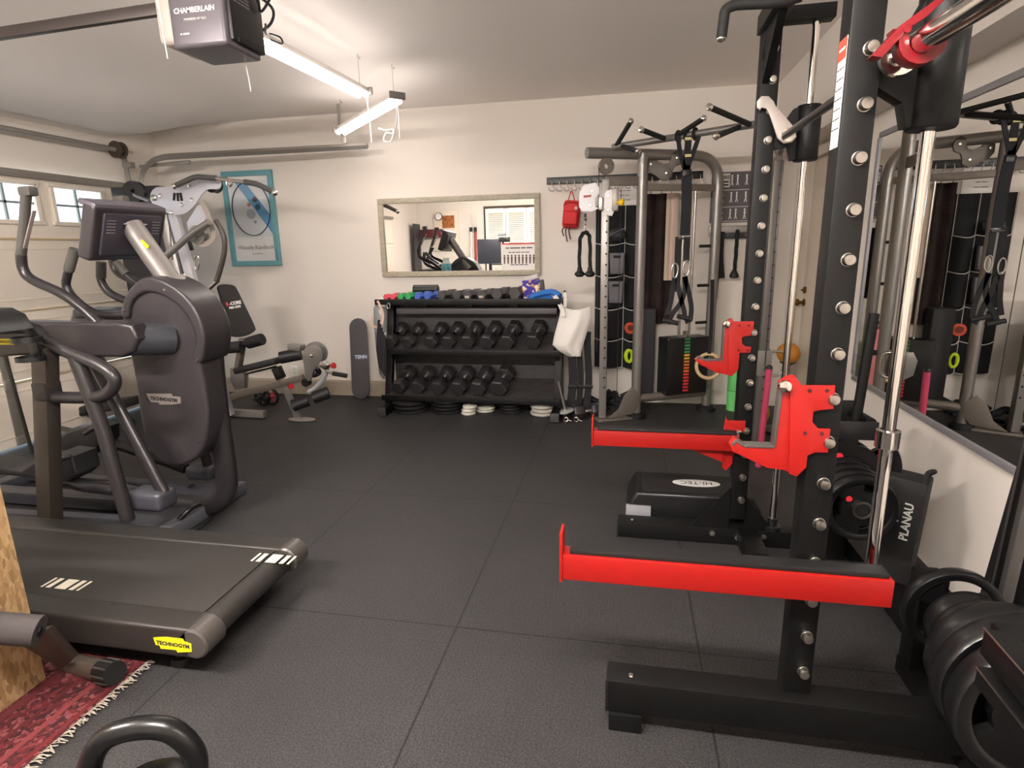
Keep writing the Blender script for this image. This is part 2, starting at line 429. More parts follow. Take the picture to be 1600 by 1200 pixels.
# closet with louvred doors on the wall behind the viewer (seen in the wall mirror)
lou = mat('white louvre paint', '#efe9df', .5)
d3 = struct('door_3', G().box((-2.2, YF + .02, 1.2), (1.95, .03, 2.40)), mat('closet dark gap', '#4a3f35', .8))
for k in range(4):
    x0 = -3.13 + k * .47
    g = G()
    for xx in (x0 + .03, x0 + .43): g.box((xx, YF + .05, 1.18), (.06, .03, 2.32))
    for zz in (.06, 1.18, 2.3): g.box((x0 + .23, YF + .05, zz), (.34, .03, .09))
    f = build('leaf', g, lou, d3)
    g = G()
    for i in range(54): 
        z = .13 + i * .04
        if abs(z - 1.18) > .06: g.box((x0 + .23, YF + .05, z), (.34, .006, .04), Matrix.Rotation(.7, 3, 'X'))
    build('louvre', g, lou, f)

# ================================================================== WALL MIRRORS
def MR(px, py, y):   # a point seen in the back-wall mirror, at real depth y
    p = AY(px, py, 2 * (YB - .03) - y); return V((p.x, y, p.z))
t = thing('wall_mirror', 'wide wall mirror in a weathered silver wood frame above the dumbbell rack', 'mirror', (-1.6, YB - .01, 1.58))
c4 = [AY(590, 312, 5.49), AY(843, 300, 5.49), AY(845, 430, 5.49), AY(599, 433, 5.49)]
x0, x1, z0, z1 = -2.375, -.795, 1.215, 1.955
fwid = .05
for a, b_ in (((x0, z1 - fwid / 2), (x1, z1 - fwid / 2)), ((x0, z0 + fwid / 2), (x1, z0 + fwid / 2))):
    build('frame_rail', G().box(((a[0] + b_[0]) / 2, YB - .022, a[1]), (x1 - x0, .04, fwid), bev=.008), wood_m, t)
for xx in (x0 + fwid / 2, x1 - fwid / 2):
    build('frame_stile', G().box((xx, YB - .022, (z0 + z1) / 2), (fwid, .04, z1 - z0 - 2 * fwid), bev=.004), wood_m, t)
build('glass', G().box(((x0 + x1) / 2, YB - .017, (z0 + z1) / 2), (x1 - x0 - .06, .012, z1 - z0 - .06)), gm, t)
t = thing('gym_mirror', 'large frameless-looking gym mirror with a thin grey edge on the side wall', 'mirror', (XR, 2, 1.35))
my0, my1, mz0, mz1 = .55, 3.79, .655, 2.035
build('glass', G().box((XR - .012, (my0 + my1) / 2, (mz0 + mz1) / 2), (.012, my1 - my0 - .03, mz1 - mz0 - .03)), gm, t)
tg = mat('grey mirror edge', '#8f8d90', .4, .3)
for zz in (mz0, mz1): build('edge_trim', G().box((XR - .013, (my0 + my1) / 2, zz), (.026, my1 - my0, .03), bev=.004), tg, t)
for yy in (my0, my1): build('edge_trim', G().box((XR - .013, yy, (mz0 + mz1) / 2), (.026, .03, mz1 - mz0 - .03), bev=.004), tg, t)

# paper chart taped over the mirror's lower corner
def flat(name, p0, p1, z0, z1, y, m, parent=None, th=.003): return build(name, G().box(((p0 + p1) / 2, y, (z0 + z1) / 2), (abs(p1 - p0), th, abs(z1 - z0))), m, parent)
t = thing('exercise_sheet', 'white paper exercise sheet with a red top edge taped to the wall mirror', 'chart', (-1.0, YB - .03, 1.4))
sa, sb = AY(785, 424, 5.49), AY(838, 379, 5.49)
flat('paper', sa.x, sb.x, sa.z, sb.z, 5.487, paper_m, t)
flat('red_band', sa.x, sb.x, sb.z - .012, sb.z, 5.484, mat('red ink', '#d84a44', .7), t)
fine_print('heading', (3, 9, 4, 5), .018, ((sa.x + sb.x) / 2, 5.484, sb.z - .045), (1, 0, 0), (0, 0, 1), ink_m, t)
fine_print('caption', (3, 4, 6, 4, 5), .013, ((sa.x + sb.x) / 2, 5.484, sb.z - .085), (1, 0, 0), (0, 0, 1), ink_m, t)
for k in range(9):
    xx = sa.x + (sb.x - sa.x) * (k + .7) / 9.4; zz = sb.z - .15
    g = G(); g.ball((xx, 5.484, zz + .035), .008, (1, .2, 1)); g.plate([(xx - .008, 5.484, zz + .025), (xx + .008, 5.484, zz + .025), (xx + .005, 5.484, zz - .04), (xx - .006, 5.484, zz - .04)], (0, -.001, 0))
    build('pose_figure', g, mat('figure brown ink', '#5b4436', .8), t)
fine_print('caption', (5, 4, 6, 4), .013, ((sa.x + sb.x) / 2, 5.484, sa.z + .06), (1, 0, 0), (0, 0, 1), ink_m, t)

# framed print: teal frame, pale abstract picture
t = thing('framed_print', 'teal framed abstract print with a dark ring and blue stripe', 'picture', (-3.75, YB - .01, 1.8))
px0, px1, pz0, pz1 = -4.03, -3.47, 1.345, 2.275
for zz in (pz0 + .025, pz1 - .025): build('frame_rail', G().box(((px0 + px1) / 2, YB - .02, zz), (px1 - px0, .035, .05), bev=.004), teal_m, t)
for xx in (px0 + .025, px1 - .025): build('frame_stile', G().box((xx, YB - .02, (pz0 + pz1) / 2), (.05, .035, pz1 - pz0 - .1), bev=.004), teal_m, t)
pm = mat('pale print paper', '#f6f4f1', .55)
flat('sheet', px0 + .04, px1 - .04, pz0 + .04, pz1 - .04, YB - .012, pm, t)
art0, art1, arz0, arz1 = px0 + .075, px1 - .06, pz0 + .29, pz1 - .09
flat('picture_field', art0, art1, arz0, arz1, YB - .015, mat('print field grey', '#e4e7ea', .55), t, .002)
build('blue_stripe', G().plate([(art0 + .05, YB - .0165, arz1), (art0 + .16, YB - .0165, arz1), (art1, YB - .0165, arz0 + .2), (art1, YB - .0165, arz0 + .02)], (0, -.001, 0)), mat('print blue', '#6aa6d0', .55), t)
ccx, ccz = (art0 + art1) / 2, (arz0 + arz1) / 2
build('ring', G().tube([(ccx + .212 * math.cos(a * math.pi / 24), YB - .018, ccz + .262 * math.sin(a * math.pi / 24)) for a in range(48)], .012, 8, True, flat=.3), mat('print dark teal', '#1f3a45', .55), t)
for dx, dz, r_, c_ in ((.05, .09, .028, '#57505e'), (.075, .015, .03, '#2f6076'), (-.01, -.05, .05, '#b9bcc0'), (-.02, .04, .02, '#c98a80'), (.03, -.13, .014, '#8a92a0')):
    build('dot', G().lathe([(r_, 0), (r_, .001)], (ccx + dx, YB - .018, ccz + dz), (0, -1, 0), 24), mat('print ' + c_, c_, .55), t)
text('caption', 'Wassily Kandinsky', .058, ((px0 + px1) / 2 + .02, YB - .0155, pz0 + .185), (1, 0, 0), (0, 0, 1), mat('print grey ink', '#9a9a9c', .6), t)
fine_print('caption', (3, 6, 3), .014, ((px0 + px1) / 2 + .02, YB - .0155, pz0 + .12), (1, 0, 0), (0, 0, 1), mat('print grey ink', '#9a9a9c', .6), t)
build('glazing', G().box(((px0 + px1) / 2, YB - .022, (pz0 + pz1) / 2), (px1 - px0 - .1, .002, pz1 - pz0 - .1)), wg, t)
t = thing('power_outlet', 'white electrical outlet low on the wall behind the leg extension', 'outlet', AY(460, 579, 5.515))
p = AY(460, 579, 5.515)
build('cover_plate', G().box(p, (.075, .006, .115), bev=.003), white_m, t)
for dz in (-.025, .025): build('socket', G().box(p + V((0, -.004, dz)), (.034, .004, .03), bev=.001), mat('socket shade', '#d8d4cc', .5), t)

# ================================================================== SHOP LIGHTS
tube_e = emit('lamp tube', '#fff7f0', TUBE_POWER)
tube_added = emit('added lamp tube', '#fff7f0', TUBE_POWER_ADDED)  # only for the two added lamps
def shop_light(a, b_, label, te=None):
    a, b_ = V(a), V(b_); d = (b_ - a).normalized(); s = d.cross(V((0, 0, 1))); mid = (a + b_) / 2
    t = thing('shop_light', label, 'light', mid, 'hanging shop lights')
    g = G(); r = rot_axes(d, s, (0, 0, 1)); ln = (b_ - a).length
    g.plate([a + s * .034 + V((0, 0, .022)), a + s * .024 + V((0, 0, .055)), a - s * .024 + V((0, 0, .055)), a - s * .034 + V((0, 0, .022))], b_ - a)
    build('reflector', g, mat('white enamel', '#d9d2ca', .45), t)
    for k in (-1, 1):
        build('lamp_tube', G().tube([a + s * .028 * k + d * .03 + V((0, 0, .002)), b_ + s * .028 * k - d * .03 + V((0, 0, .002))], .019, 14), te or tube_e, t)
    for e in (a, b_): build('end_cap', G().box(e + V((0, 0, .03)), (.016, .12, .05), r, .006), mat('grey end cap', '#6a6460', .5), t)
    for e in (a + d * .06, b_ - d * .06):
        zt = cz(e.x, e.y)
        g = G(); g.tube([e + V((0, 0, .055)), V((e.x, e.y, zt - .03))], .0015, 6); g.tube([V((e.x, e.y, zt)), V((e.x, e.y, zt - .02)), V((e.x + .012, e.y, zt - .03)), V((e.x + .012, e.y, zt - .015))], .003, 6, smooth=4)
        build('hook', g, steel_m, t)
    return t, d
p1a, p1b = V((-1.86, 2.84, 2.50)), V((-1.79, 4.05, 2.50))
t, d = shop_light(p1a, p1b, 'lit shop light running away from the camera beside the door opener')
e = p1b - d * .01
g = G(); g.tube([e + V((.02, 0, .0)), e + V((.03, 0, -.16)), e + V((.032, 0, -.3))], .005, 8); build('pull_cord', g, white_m, t)
g = G(); q = p1a + V((0, .12, .05)); g.tube([q + V((.0, 0, .0)), q + V((.06, .03, .05)), q + V((.09, .0, .11)), q + V((.02, -.1, .16)), q + V((-.05, -.25, .15))], .007, 8, smooth=5)
g.tube([q + V((.05, .02, .0)), q + V((.09, .05, -.01)), q + V((.08, .08, -.03)), q + V((.03, .03, -.01)), q + V((.06, -.02, .03))], .005, 8, smooth=5)
build('power_cord', g, blacks_m, t)
p2a, p2b = V((-2.50, 5.08, 2.48)), V((-1.615, 4.21, 2.50))
t, d = shop_light(p2a, p2b, 'lit shop light hung at an angle near the back wall')
e = p2b
g = G(); g.tube([e + V((0, 0, .0)), e + V((.0, 0, -.25))], .005, 8); build('pull_cord', g, white_m, t)
g = G(); q = p2b - d * .02; g.tube([q, q + V((-.04, .08, -.12)), q + V((-.1, .16, -.18)), q + V((-.2, .26, -.16)), q + V((-.22, .25, -.21)), q + V((-.12, .14, -.24)), q + V((-.1, .16, -.16)), q + V((-.22, .3, -.13)), q + V((-.3, .36, -.1))], .005, 8, smooth=6)
build('power_cord', g, white_m, t)
shop_light((-1.0, .3, 2.45), (.2, .3, 2.45), 'added shop light overhead out of view, nearer the mirrored side wall', tube_added)  # added lamp, unseen above the camera, evens out the room light
shop_light((-3.2, .3, 2.45), (-2.0, .3, 2.45), 'added shop light overhead out of view, nearer the garage door', tube_added)  # second added fill lamp, also out of frame

# ================================================================== GARAGE DOOR OPENER AND RAIL
t = thing('garage_door_opener', 'dark grey ceiling garage door opener with pale lamp lens', 'door opener', (-1.88, 2.63, 2.5))
ox0, ox1, oy0, oy1, oz0 = -2.0, -1.73, 2.51, 2.77, 2.345
om = mat('opener grey shell', '#6f6a70', .33, .3)
g = G(); g.box(((ox0 + ox1) / 2, (oy0 + oy1) / 2, 2.52), (ox1 - ox0, oy1 - oy0, .33), bev=.02, seg=3)
build('housing', g, om, t)
dk = mat('opener dark plastic', '#1d1b1e', .4)
g = G(); g.box((ox1 + .004, (oy0 + oy1) / 2 + .015, 2.53), (.03, oy1 - oy0 - .02, .30), bev=.012)
build('end_cover', g, dk, t)
g = G(); g.box((ox1 + .012, (oy0 + oy1) / 2 + .02, 2.395), (.03, oy1 - oy0 - .07, .035), bev=.008)
build('vent_slot', g, mat('opener vent black', '#050505', .6), t)
build('lamp_lens', G().box((ox0 - .03, (oy0 + oy1) / 2, 2.53), (.09, oy1 - oy0 - .01, .30), bev=.03, seg=3), mat('frosted lens', '#d8cfc6', .4, trans=.3), t)
build('lettering', G().box((ox0 + .2, oy0 - .0005, 2.6), (.001, .001, .001)), inkw_m, t) if False else None
text('lettering', 'CHAMBERLAIN', .030, (ox0 + .13, oy0 - .001, 2.50), (1, 0, 0), (0, 0, 1), inkw_m, t, bold=.0006)
text('lettering', 'POWERED BY MyQ', .013, (ox0 + .13, oy0 - .001, 2.465), (1, 0, 0), (0, 0, 1), inkw_m, t)
fine_print('lettering', (1, 4), .013, (ox0 + .07, oy0 - .001, 2.41), (1, 0, 0), (0, 0, 1), inkw_m, t)
for k in range(4): fine_print('lettering', (7, 5, 4, 6), .0085, (ox1 + .0205, oy0 + .1, 2.585 - .014 * k), (0, 1, 0), (0, 0, 1), mat('grey lettering', '#8c888a', .6), t)
g = G(); g.tube([(ox0 + .05, oy0 - .01, 2.68), (ox0 + .12, oy0 - .02, 2.635), (ox0 + .2, oy0 - .01, 2.66), (ox1, oy0 + .03, 2.72)], .006, 8, smooth=5)
g.tube([(ox1 + .02, oy0 + .1, 2.7), (ox1 + .04, oy0 + .2, 2.6), (ox1 + .03, oy1 - .02, 2.56), (ox1 + .07, oy1 + .02, 2.64), (ox1 + .1, oy1 + .03, 2.7)], .006, 8, smooth=5)
build('cable', g, blacks_m, t)
build('bracket', G().box((ox0 + .12, oy0 + .12, 2.72), (.03, .2, .06)), galv_m, t)
for p_, l_ in ((AY(262, 92, 2.46), .30), (AY(392, 143, 2.80), .13)):
    build('pull_string', G().tube([p_, p_ + V((-.004, 0, l_ * .5)), p_ + V((-.014, 0, l_))], .0028, 6), white_m, t)
build('rail', G().bar((ox0 - .03, 2.62, 2.565), (-4.6, 2.62, 2.49), .032, .05, .004), mat('opener rail brown grey', '#4a4340', .4, .5), t)
# shaft, drum and track
t = thing('spring_shaft', 'torsion shaft with cable drum above the garage door', 'garage door shaft', (-4.65, 2.4, 2.43))
build('shaft', G().tube([(-4.66, -.6, 2.43), (-4.66, 5.0, 2.43)], .022, 14), galv_m, t)
build('shaft_end', G().tube([(-4.66, 5.0, 2.43), (-4.66, 5.10, 2.43)], .012, 12), steel_m, t)
build('cable_drum', G().lathe([(.0, 0), (.075, 0), (.075, .012), (.055, .016), (.055, .06), (.075, .066), (.075, .075), (0, .075)], (-4.66, 4.90, 2.43), (0, 1, 0)), mat('drum dark', '#5a5048', .4, .7), t)
g = G(); g.bar((-4.69, 5.02, 2.45), (-4.69, 5.04, 2.05), .05, .012, .002); g.box((-4.66, 5.03, 2.31), (.09, .06, .05), bev=.004)
build('bearing_bracket', g, galv_m, t)
t = thing('door_track', 'curved galvanised garage door track running along the back wall', 'garage door track', (-4.6, 5.1, 0))
pts = fillet([(-4.60, 5.02, .02), (-4.60, 5.06, 2.37), (-2.30, 5.19, 2.385)], .36, 10)
g = G()
for w, off in ((.028, V((0, 0, 0))),):
    tb = []
    g.tube(pts, .028, 4)
build('rail', g, galv_m, t)
build('upper_rail', G().bar((-4.6, 5.10, 2.30), (-4.1, 5.16, 2.33), .03, .03, .003), galv_m, t)
hp = AY(538, 224, 5.17)
g = G(); g.bar(hp, hp + V((0, 0, .10)), .045, .012, .002); g.bar(hp + V((-.03, 0, .10)), V((hp.x - .03, hp.y, 2.745)), .03, .005, .001)
build('hanger_strap', g, galv_m, t)

# ================================================================== POWER RACK WITH SMITH BAR
UX, UN, UF, UW = .535, 1.62, 2.82, .074     # upright x centre, near and far y centres, tube width
XN = .522
t = rack = thing('power_rack', 'tall black power rack with guide rods standing along the mirrored wall', 'power rack', (.6, 2.2, 0))
ZT = 2.36
for y, ux in ((UN, XN), (UF, .565)):
    u = build('upright', G().box((ux, y, (.14 + ZT) / 2), (UW, UW, ZT - .14), bev=.006), black_m, t)
    z = .245
    while z < 2.25:
        g = G(); g.lathe([(.0148, 0), (.0148, .013), (.0125, .019), (0, .021)], (ux + .010, y - UW / 2 - .001, z), (0, -1, 0), 20)
        g.lathe([(.0165, 0), (.0165, .0025), (.0148, .003)], (ux + .010, y - UW / 2, z), (0, -1, 0), 20)
        build('bolt', g, steel_m, u)
        z += .1172
    build('top_cap', G().box((ux, y, ZT), (UW + .004, UW + .004, .01)), blacks_m, u)
# floor beams
for y, x0, x1, zt in ((1.585, -.027, 1.12, .17), (2.83, -.01, 1.12, .085)):
    h = .11 if y < 2 else .085
    b_ = build('base_beam', G().box(((x0 + x1) / 2, y, zt - h / 2), (x1 - x0, .09, h), bev=.004), black_m, t)
    build('end_cap', G().box((x0 - .003, y, zt - h / 2), (.008, .092, h + .002), bev=.002), blacks_m, b_)
    build('rivet', G().lathe([(.009, 0), (.007, .004), (0, .005)], (x0 + .07, y - .01, zt), (0, 0, 1), 14), chrome_m, b_)
    if y < 2: build('foot_plate', G().box((x0 + .055, y, .03), (.10, .11, .06), bev=.003), black_m, b_)
for dx, y in ((-.12, 2.83), (0.0, 2.83), (.12, 2.83)):
    build('bolt', G().lathe([(.016, 0), (.014, .012), (0, .014)], (.57 + dx, 2.785, .06 + (.0 if dx else -.015)), (0, -1, 0), 6), chrome_m, t)
build('gusset', G().plate([(.53, 2.80, .085), (.35, 2.80, .085), (.53, 2.80, .30)], (0, .008, 0)), black_m, t)
build('gusset', G().plate([(.60, 2.80, .085), (.74, 2.80, .085), (.60, 2.80, .26)], (0, .008, 0)), black_m, t)
build('rear_beam', G().box((1.10, 2.2, .05), (.09, 1.2, .08), bev=.004), black_m, t)
build('floor_beam', G().box((.62, 2.68, .045), (.09, .25, .085), bev=.004), black_m, t)
# top frame
tb = build('top_beam', G().bar((XN, UN - .6, 2.345), (.55, UF + .03, 2.345), UW, UW, .005), black_m, t)
build('top_beam', G().bar((.54, UF, 2.365), (.80, UF, 2.365), .07, .055, .005), black_m, t)
build('top_beam', G().bar((XN, UN, 2.365), (.80, UN, 2.365), .07, .055, .005), black_m, t)
build('gusset', G().plate([(.535, UF - .03, 2.10), (.535, UF - .03, 2.31), (.535, UF - .26, 2.31)], (.03, 0, 0)), black_m, t)
hp = [AY(1252, -6, 2.35), AY(1215, 4, 2.35), AY(1150, 7, 2.35), AY(1133, 14, 2.35), AY(1127, 60, 2.35)]
h = build('pull_up_handle', G().tube(fillet(hp, .05), .018, 14), foam_m, t)
build('handle_cap', G().ball(hp[-1], .0165, (1, 1, .8)), chrome_m, h)
# guide rods
build('guide_rod', G().tube([(.735, UF, .075), (.735, UF, 2.38)], .0155, 18), chrome_m, t)
build('rod_foot', G().lathe([(.04, 0), (.04, .02), (.022, .024), (.022, .06), (0, .06)], (.735, UF, .085), (0, 0, 1)), blacks_m, t)
build('guide_rod', G().tube([(.697, UN + .02, .53), (.697, UN + .02, 2.38)], .0165, 20), chrome_m, t)
build('rod_foot', G().box((.64, UN + .03, .53), (.16, .05, .06), bev=.006), black_m, t)
build('rod_collar', G().lathe([(.019, 0), (.029, .003), (.029, .05), (.019, .053)], (.697, UN + .02, AY(1380, 700, UN + .02).z), (0, 0, 1)), chrome_m, t)
# carriages that ride the rods
for y, x, zt, zb in ((UN + .02, .70, 2.10, 1.715), (UF, .737, 2.02, 1.80)):
    g = G(); w = .05 if y < 2 else .045
    g.lathe([(0, 0), (w, 0), (w + .004, .006), (w + .004, zt - zb - .006), (w, zt - zb), (0, zt - zb)], (x, y, zb), (0, 0, 1), 28)
    cz_ = 1.86 if y < 2 else 1.90
    g.plate([(x - .10, y - .02, cz_ + .05), (x - .06, y - .02, cz_ + .11), (x, y - .02, zt - .01), (x, y - .02, zb + .01), (x - .06, y - .02, zb + .005), (x - .075, y - .02, zb + .06), (x - .13, y - .02, cz_ - .05), (x - .16, y - .02, cz_), (x - .14, y - .02, cz_ + .05)], (0, .045, 0), .004)
    build('bar_carriage', g, black_m, t)
# side arm that carries a plate horn, and the vertical bar holders
build('side_brace', G().bar(AY(1297, 672, 2.42), AY(1372, 674, 2.42), .012, .075, .003), mat('dark steel plate', '#3a3a3c', .3, .8), t)
for a, b_ in ((AY(1366, 490, 2.5), AY(1335, 672, 2.5)),):
    build('bar_holder', G().tube([a, b_], .019, 16), black_m, t)
build('brace_tube', G().tube([(.98, 2.46, .75), (.98, 2.66, .74)], .02, 14), black_m, t)
build('plate_horn', G().tube([(.905, 2.66, .462), (.905, 2.256, .462)], .024, 18), rubber_m, t)
build('plate_horn', G().tube([(.955, 2.72, .535), (.955, 2.50, .535)], .024, 18), black_m, t)
build('horn_post', G().box((.945, 2.68, .40), (.13, .06, .76), bev=.004), black_m, t)
# warning decal on the near upright's left face
dc = G(); dc.box((XN - UW / 2 - .0008, UN - .005, 1.80), (.0012, .052, .24)); dcl = build('warning_decal', dc, paper_m, t)
build('decal_band', G().box((XN - UW / 2 - .0018, UN - .005, 1.897), (.0012, .052, .045)), mat('decal red', '#d8503a', .6), dcl)
fine_print('lettering', (6,), .011, (XN - UW / 2 - .0026, UN - .005, 1.897), (0, -1, 0), (0, 0, 1), inkw_m, dcl, th=.0003)
for k in range(7): fine_print('lettering', (4, 5, 3), .0055, (XN - UW / 2 - .0018, UN - .005, 1.855 - k * .022), (0, -1, 0), (0, 0, 1), ink_m, dcl, th=.0003)

def PY(pts, y, ox=860.0, oy=480.0, s=3.2): return [AY(ox + a / s, oy + b / s, y) for a, b in pts]
def j_cup(label, y, hook, face, lin_pts, pin, holes):
    t = thing('j_cup', label, 'rack hook', AY(*pin, y), 'red rack hooks')
    build('hook_plate', G().plate(PY(hook, y), (0, .028, 0), .003), red_m, t)
    build('bracket_plate', G().plate(PY(face, y - .0), (0, -.008, 0), .002), red_m, t)
    g = G(); pts = PY(lin_pts, y + .014); 
    for a, b_ in zip(pts, pts[1:]): g.bar(a, b_, .034, .008, .002, up=(0, 0, 1) if abs((b_ - a).z) < abs((b_ - a).x) else (1, 0, 0))
    build('rubber_liner', g, mat('grey liner', '#55504d', .4, .3), t)
    build('pin', G().lathe([(.016, 0), (.015, .012), (0, .016)], AY(*pin, y - .008), (0, -1, 0), 18), chrome_m, t)
    for hx, hy in holes:
        q = PY([(hx, hy)], y - .0085)[0]; build('rivet_hole', G().lathe([(.005, 0), (.005, .0012), (0, .0012)], q, (0, -1, 0), 12), mat('dark hole', '#3a0805', .8), t)
    return t
j_cup('large red rack hook on the near upright', UN - UW / 2 - .004,
      [(1150, 378), (1190, 352), (1222, 345), (1222, 838), (1165, 815), (1085, 805), (910, 722), (897, 690), (922, 652), (958, 680), (965, 690), (1112, 697)],
      [(1222, 345), (1252, 388), (1420, 388), (1412, 505), (1340, 512), (1312, 520), (1306, 570), (1335, 603), (1396, 606), (1384, 722), (1320, 722), (1282, 738), (1276, 795), (1228, 842), (1190, 828), (1196, 355)],
      [(905, 682), (925, 656), (962, 684), (1112, 690), (1150, 385)], (1226, 603), [(1297, 418), (1384, 418), (1273, 630), (1358, 633)])
j_cup('smaller red rack hook on the far upright beside the green roller', UF - UW / 2 - .004,
      [(870, 78), (900, 58), (912, 60), (905, 345), (870, 335), (830, 328), (745, 285), (722, 262), (738, 248), (768, 264), (852, 266)],
      [(905, 60), (918, 70), (1018, 70), (1010, 140), (972, 145), (957, 152), (957, 182), (975, 195), (1004, 198), (998, 225), (945, 228), (938, 310), (905, 345), (888, 335), (890, 66)],
      [(728, 260), (740, 246), (770, 262), (855, 262), (868, 80)], (1135, 506), [(945, 92), (992, 92), (940, 215), (988, 215)])
def safety_arm(label, y, x0, x1, zc, h, bx, gus):
    t = thing('safety_arm', label, 'safety arm', (x1, y, zc), 'red safety arms')
    build('arm', G().box(((x0 + x1) / 2, y, zc), (x1 - x0, .06, h), bev=.003), red_m, t)
    build('end_plate', G().box((x0 - .004, y, zc + .03), (.009, .066, h + .075), bev=.002), red_m, t)
    build('rubber_top', G().box(((x0 + x1) / 2 + .005, y + .004, zc + h / 2 + .007), (x1 - x0 - .03, .05, .014), bev=.003), rubber_m, t)
    g = G()
    if bx:
        yb = UF - UW / 2
        g.plate(PY([(876, 540), (884, 565), (975, 566), (972, 622), (945, 618), (922, 632), (925, 655), (960, 668), (972, 700), (938, 712), (910, 740), (908, 780), (876, 815), (858, 800), (866, 600)], yb - .004), (0, -.008, 0), .002)
        build('bracket_plate', g, red_m, t)
        build('gusset', G().plate(PY([(660, 694), (866, 694), (860, 775)], yb - .03), (0, .02, 0)), red_m, t)
        build('pin', G().lathe([(.014, 0), (.013, .012), (0, .015)], AY(1154, 676, yb - .012), (0, -1, 0), 16), chrome_m, t)
    return t
safety_arm('red safety arm on the far upright above the black step', UF - UW / 2 - .035, -.14, .535, .552, .075, True, True)
safety_arm('longest red safety arm, low across the front of the near upright', UN - UW / 2 - .042, -.162, .705, .558, .078, False, False)

# Smith barbell lying in its carriages, with a red collar
bx, bz = .578, 1.855
t = thing('smith_barbell', 'chrome barbell resting in the black rod carriages of the rack', 'barbell', (bx, 2.0, bz))
build('bar', G().tube([(bx, 1.5, bz), (bx + .062, 2.98, bz + .045)], .0145, 16), mat('dark knurled steel', '#4a4745', .35, .8), t)
build('sleeve', G().tube([(bx + .002, .80, bz - .015), (bx, 1.51, bz)], .0245, 24), chrome_m, t)
build('sleeve_collar', G().lathe([(.018, 0), (.04, .004), (.04, .02), (.03, .024), (.03, .034), (.018, .036)], (bx, 1.53, bz), (0, 1, 0)), chrome_m, t)
hk = build('hook_plate', G().plate([AY(a, b_, 2.745) for a, b_ in ((1183, 158), (1190, 150), (1201, 150), (1209, 158), (1212, 165), (1238, 195), (1245, 213), (1238, 222), (1225, 224), (1215, 216), (1203, 180), (1198, 170), (1190, 168), (1188, 172), (1183, 168))], (0, .012, 0), .002), mat('pale steel hook', '#b5aca6', .4, .4), t)
build('hook_hub', G().lathe([(.028, 0), (.028, .03), (0, .032)], AY(1229, 212, 2.76), (0, -1, 0)), chrome_m, t)
t = thing('collar_clamp', 'red nylon lock collar clamped on the chrome barbell sleeve', 'barbell collar', (bx, 1.44, bz))
cy = 1.43
outer = [(.046 * math.cos(a), .046 * math.sin(a)) for a in [math.radians(q) for q in range(-200, 21, 20)]]
inner = [(.026 * math.cos(a), .026 * math.sin(a)) for a in [math.radians(q) for q in range(20, -201, -20)]]
pf = [(-.058, .024)] + outer[1:-1] + [(.066, .022), (.058, .036), (.03, .014)] + inner[1:-1] + [(-.03, .02)]
build('jaw', G().plate([(bx + x, cy, bz + z) for x, z in pf], (0, .04, 0), .003), dred_m, t)
lv = [(-.075, -.03), (-.095, -.025), (-.045, .03), (.02, .075), (.03, .07), (.0, .04), (-.03, .022)]
build('lever', G().plate([(bx + x, cy - .004, bz + z) for x, z in lv], (0, .035, 0), .003), dred_m, t)
build('pivot', G().lathe([(.008, 0), (.008, .004), (0, .005)], (bx - .035, cy - .002, bz + .02), (0, -1, 0), 16), dred_m, t)

# ------------------------------------------------------------------ weight plates
def grip_plate_mesh(c, r, ax, th, wide=False):
    """three grip openings, rim and hub"""
    n = 60; t = G(); z = V(ax).normalized(); x = V((1, 0, 0)); x = (x - z * x.dot(z)).normalized(); y = z.cross(x)
    c = V(c)
    def P(rr, a, h): return c + (x * math.cos(a) + y * math.sin(a)) * rr + z * h
    t.lathe([(r * .80, -th * .5), (r * .86, -th * .62), (r * .97, -th * .62), (r, -th * .45), (r, th * .45), (r * .97, th * .62), (r * .86, th * .62), (r * .80, th * .5)], c, z, 48)
    # inner disc with three windows
    bm = t.bm
    for k in range(3):
        a0 = k * 2 * math.pi / 3 + (.72 if wide else .55); a1 = a0 + (1.25 if wide else 1.0); a2 = (k + 1) * 2 * math.pi / 3 + (.72 if wide else .55)
        arc = lambda r_, s, e, m: [P(r_, s + (e - s) * i / m, 0) for i in range(m + 1)]
        spoke = arc(r * .83, a1, a2, 6) + arc(r * .26, a2, a1, 6)
        t.plate([p - z * th * .3 for p in spoke], z * th * .6)
        low = arc(r * (.40 if wide else .56), a0, a1, 5) + arc(r * .26, a1, a0, 5)
        t.plate([p - z * th * .3 for p in low], z * th * .6)
    t.lathe([(.027, -th * .62), (r * .27, -th * .62), (r * .30, -th * .4), (r * .30, th * .4), (r * .27, th * .62), (.027, th * .62)], c, z, 32)
    return t
def weight_plate(c, r, label, group, ax=(0, -1, 0), th=.045, dot=True, name='weight_plate', wide=False):
    t = thing(name, label, 'weight plate', c, group)
    build('disc', grip_plate_mesh(c, r, ax, th, wide), gloss_m, t)
    z = V(ax).normalized(); x = V((1, 0, 0)); x = (x - z * x.dot(z)).normalized(); y = z.cross(x)
    build('hub_ring', G().lathe([(.026, 0), (.036, 0), (.036, .002), (.026, .002)], V(c) + z * th * .63, z, 32), steel_m, t)
    if dot:
        q = V(c) + (x * -.36 + y * .30) * r * 1.0 + z * th * .34
        build('badge', G().lathe([(r * .085, 0), (r * .085, .002), (0, .002)], q, z, 20), mat('badge red', '#d22a35', .5), t)
        n_ = text('lettering', str(5), .02, q + z * .0025, x, y, inkw_m, t, th=.0003) if False else None
    return t
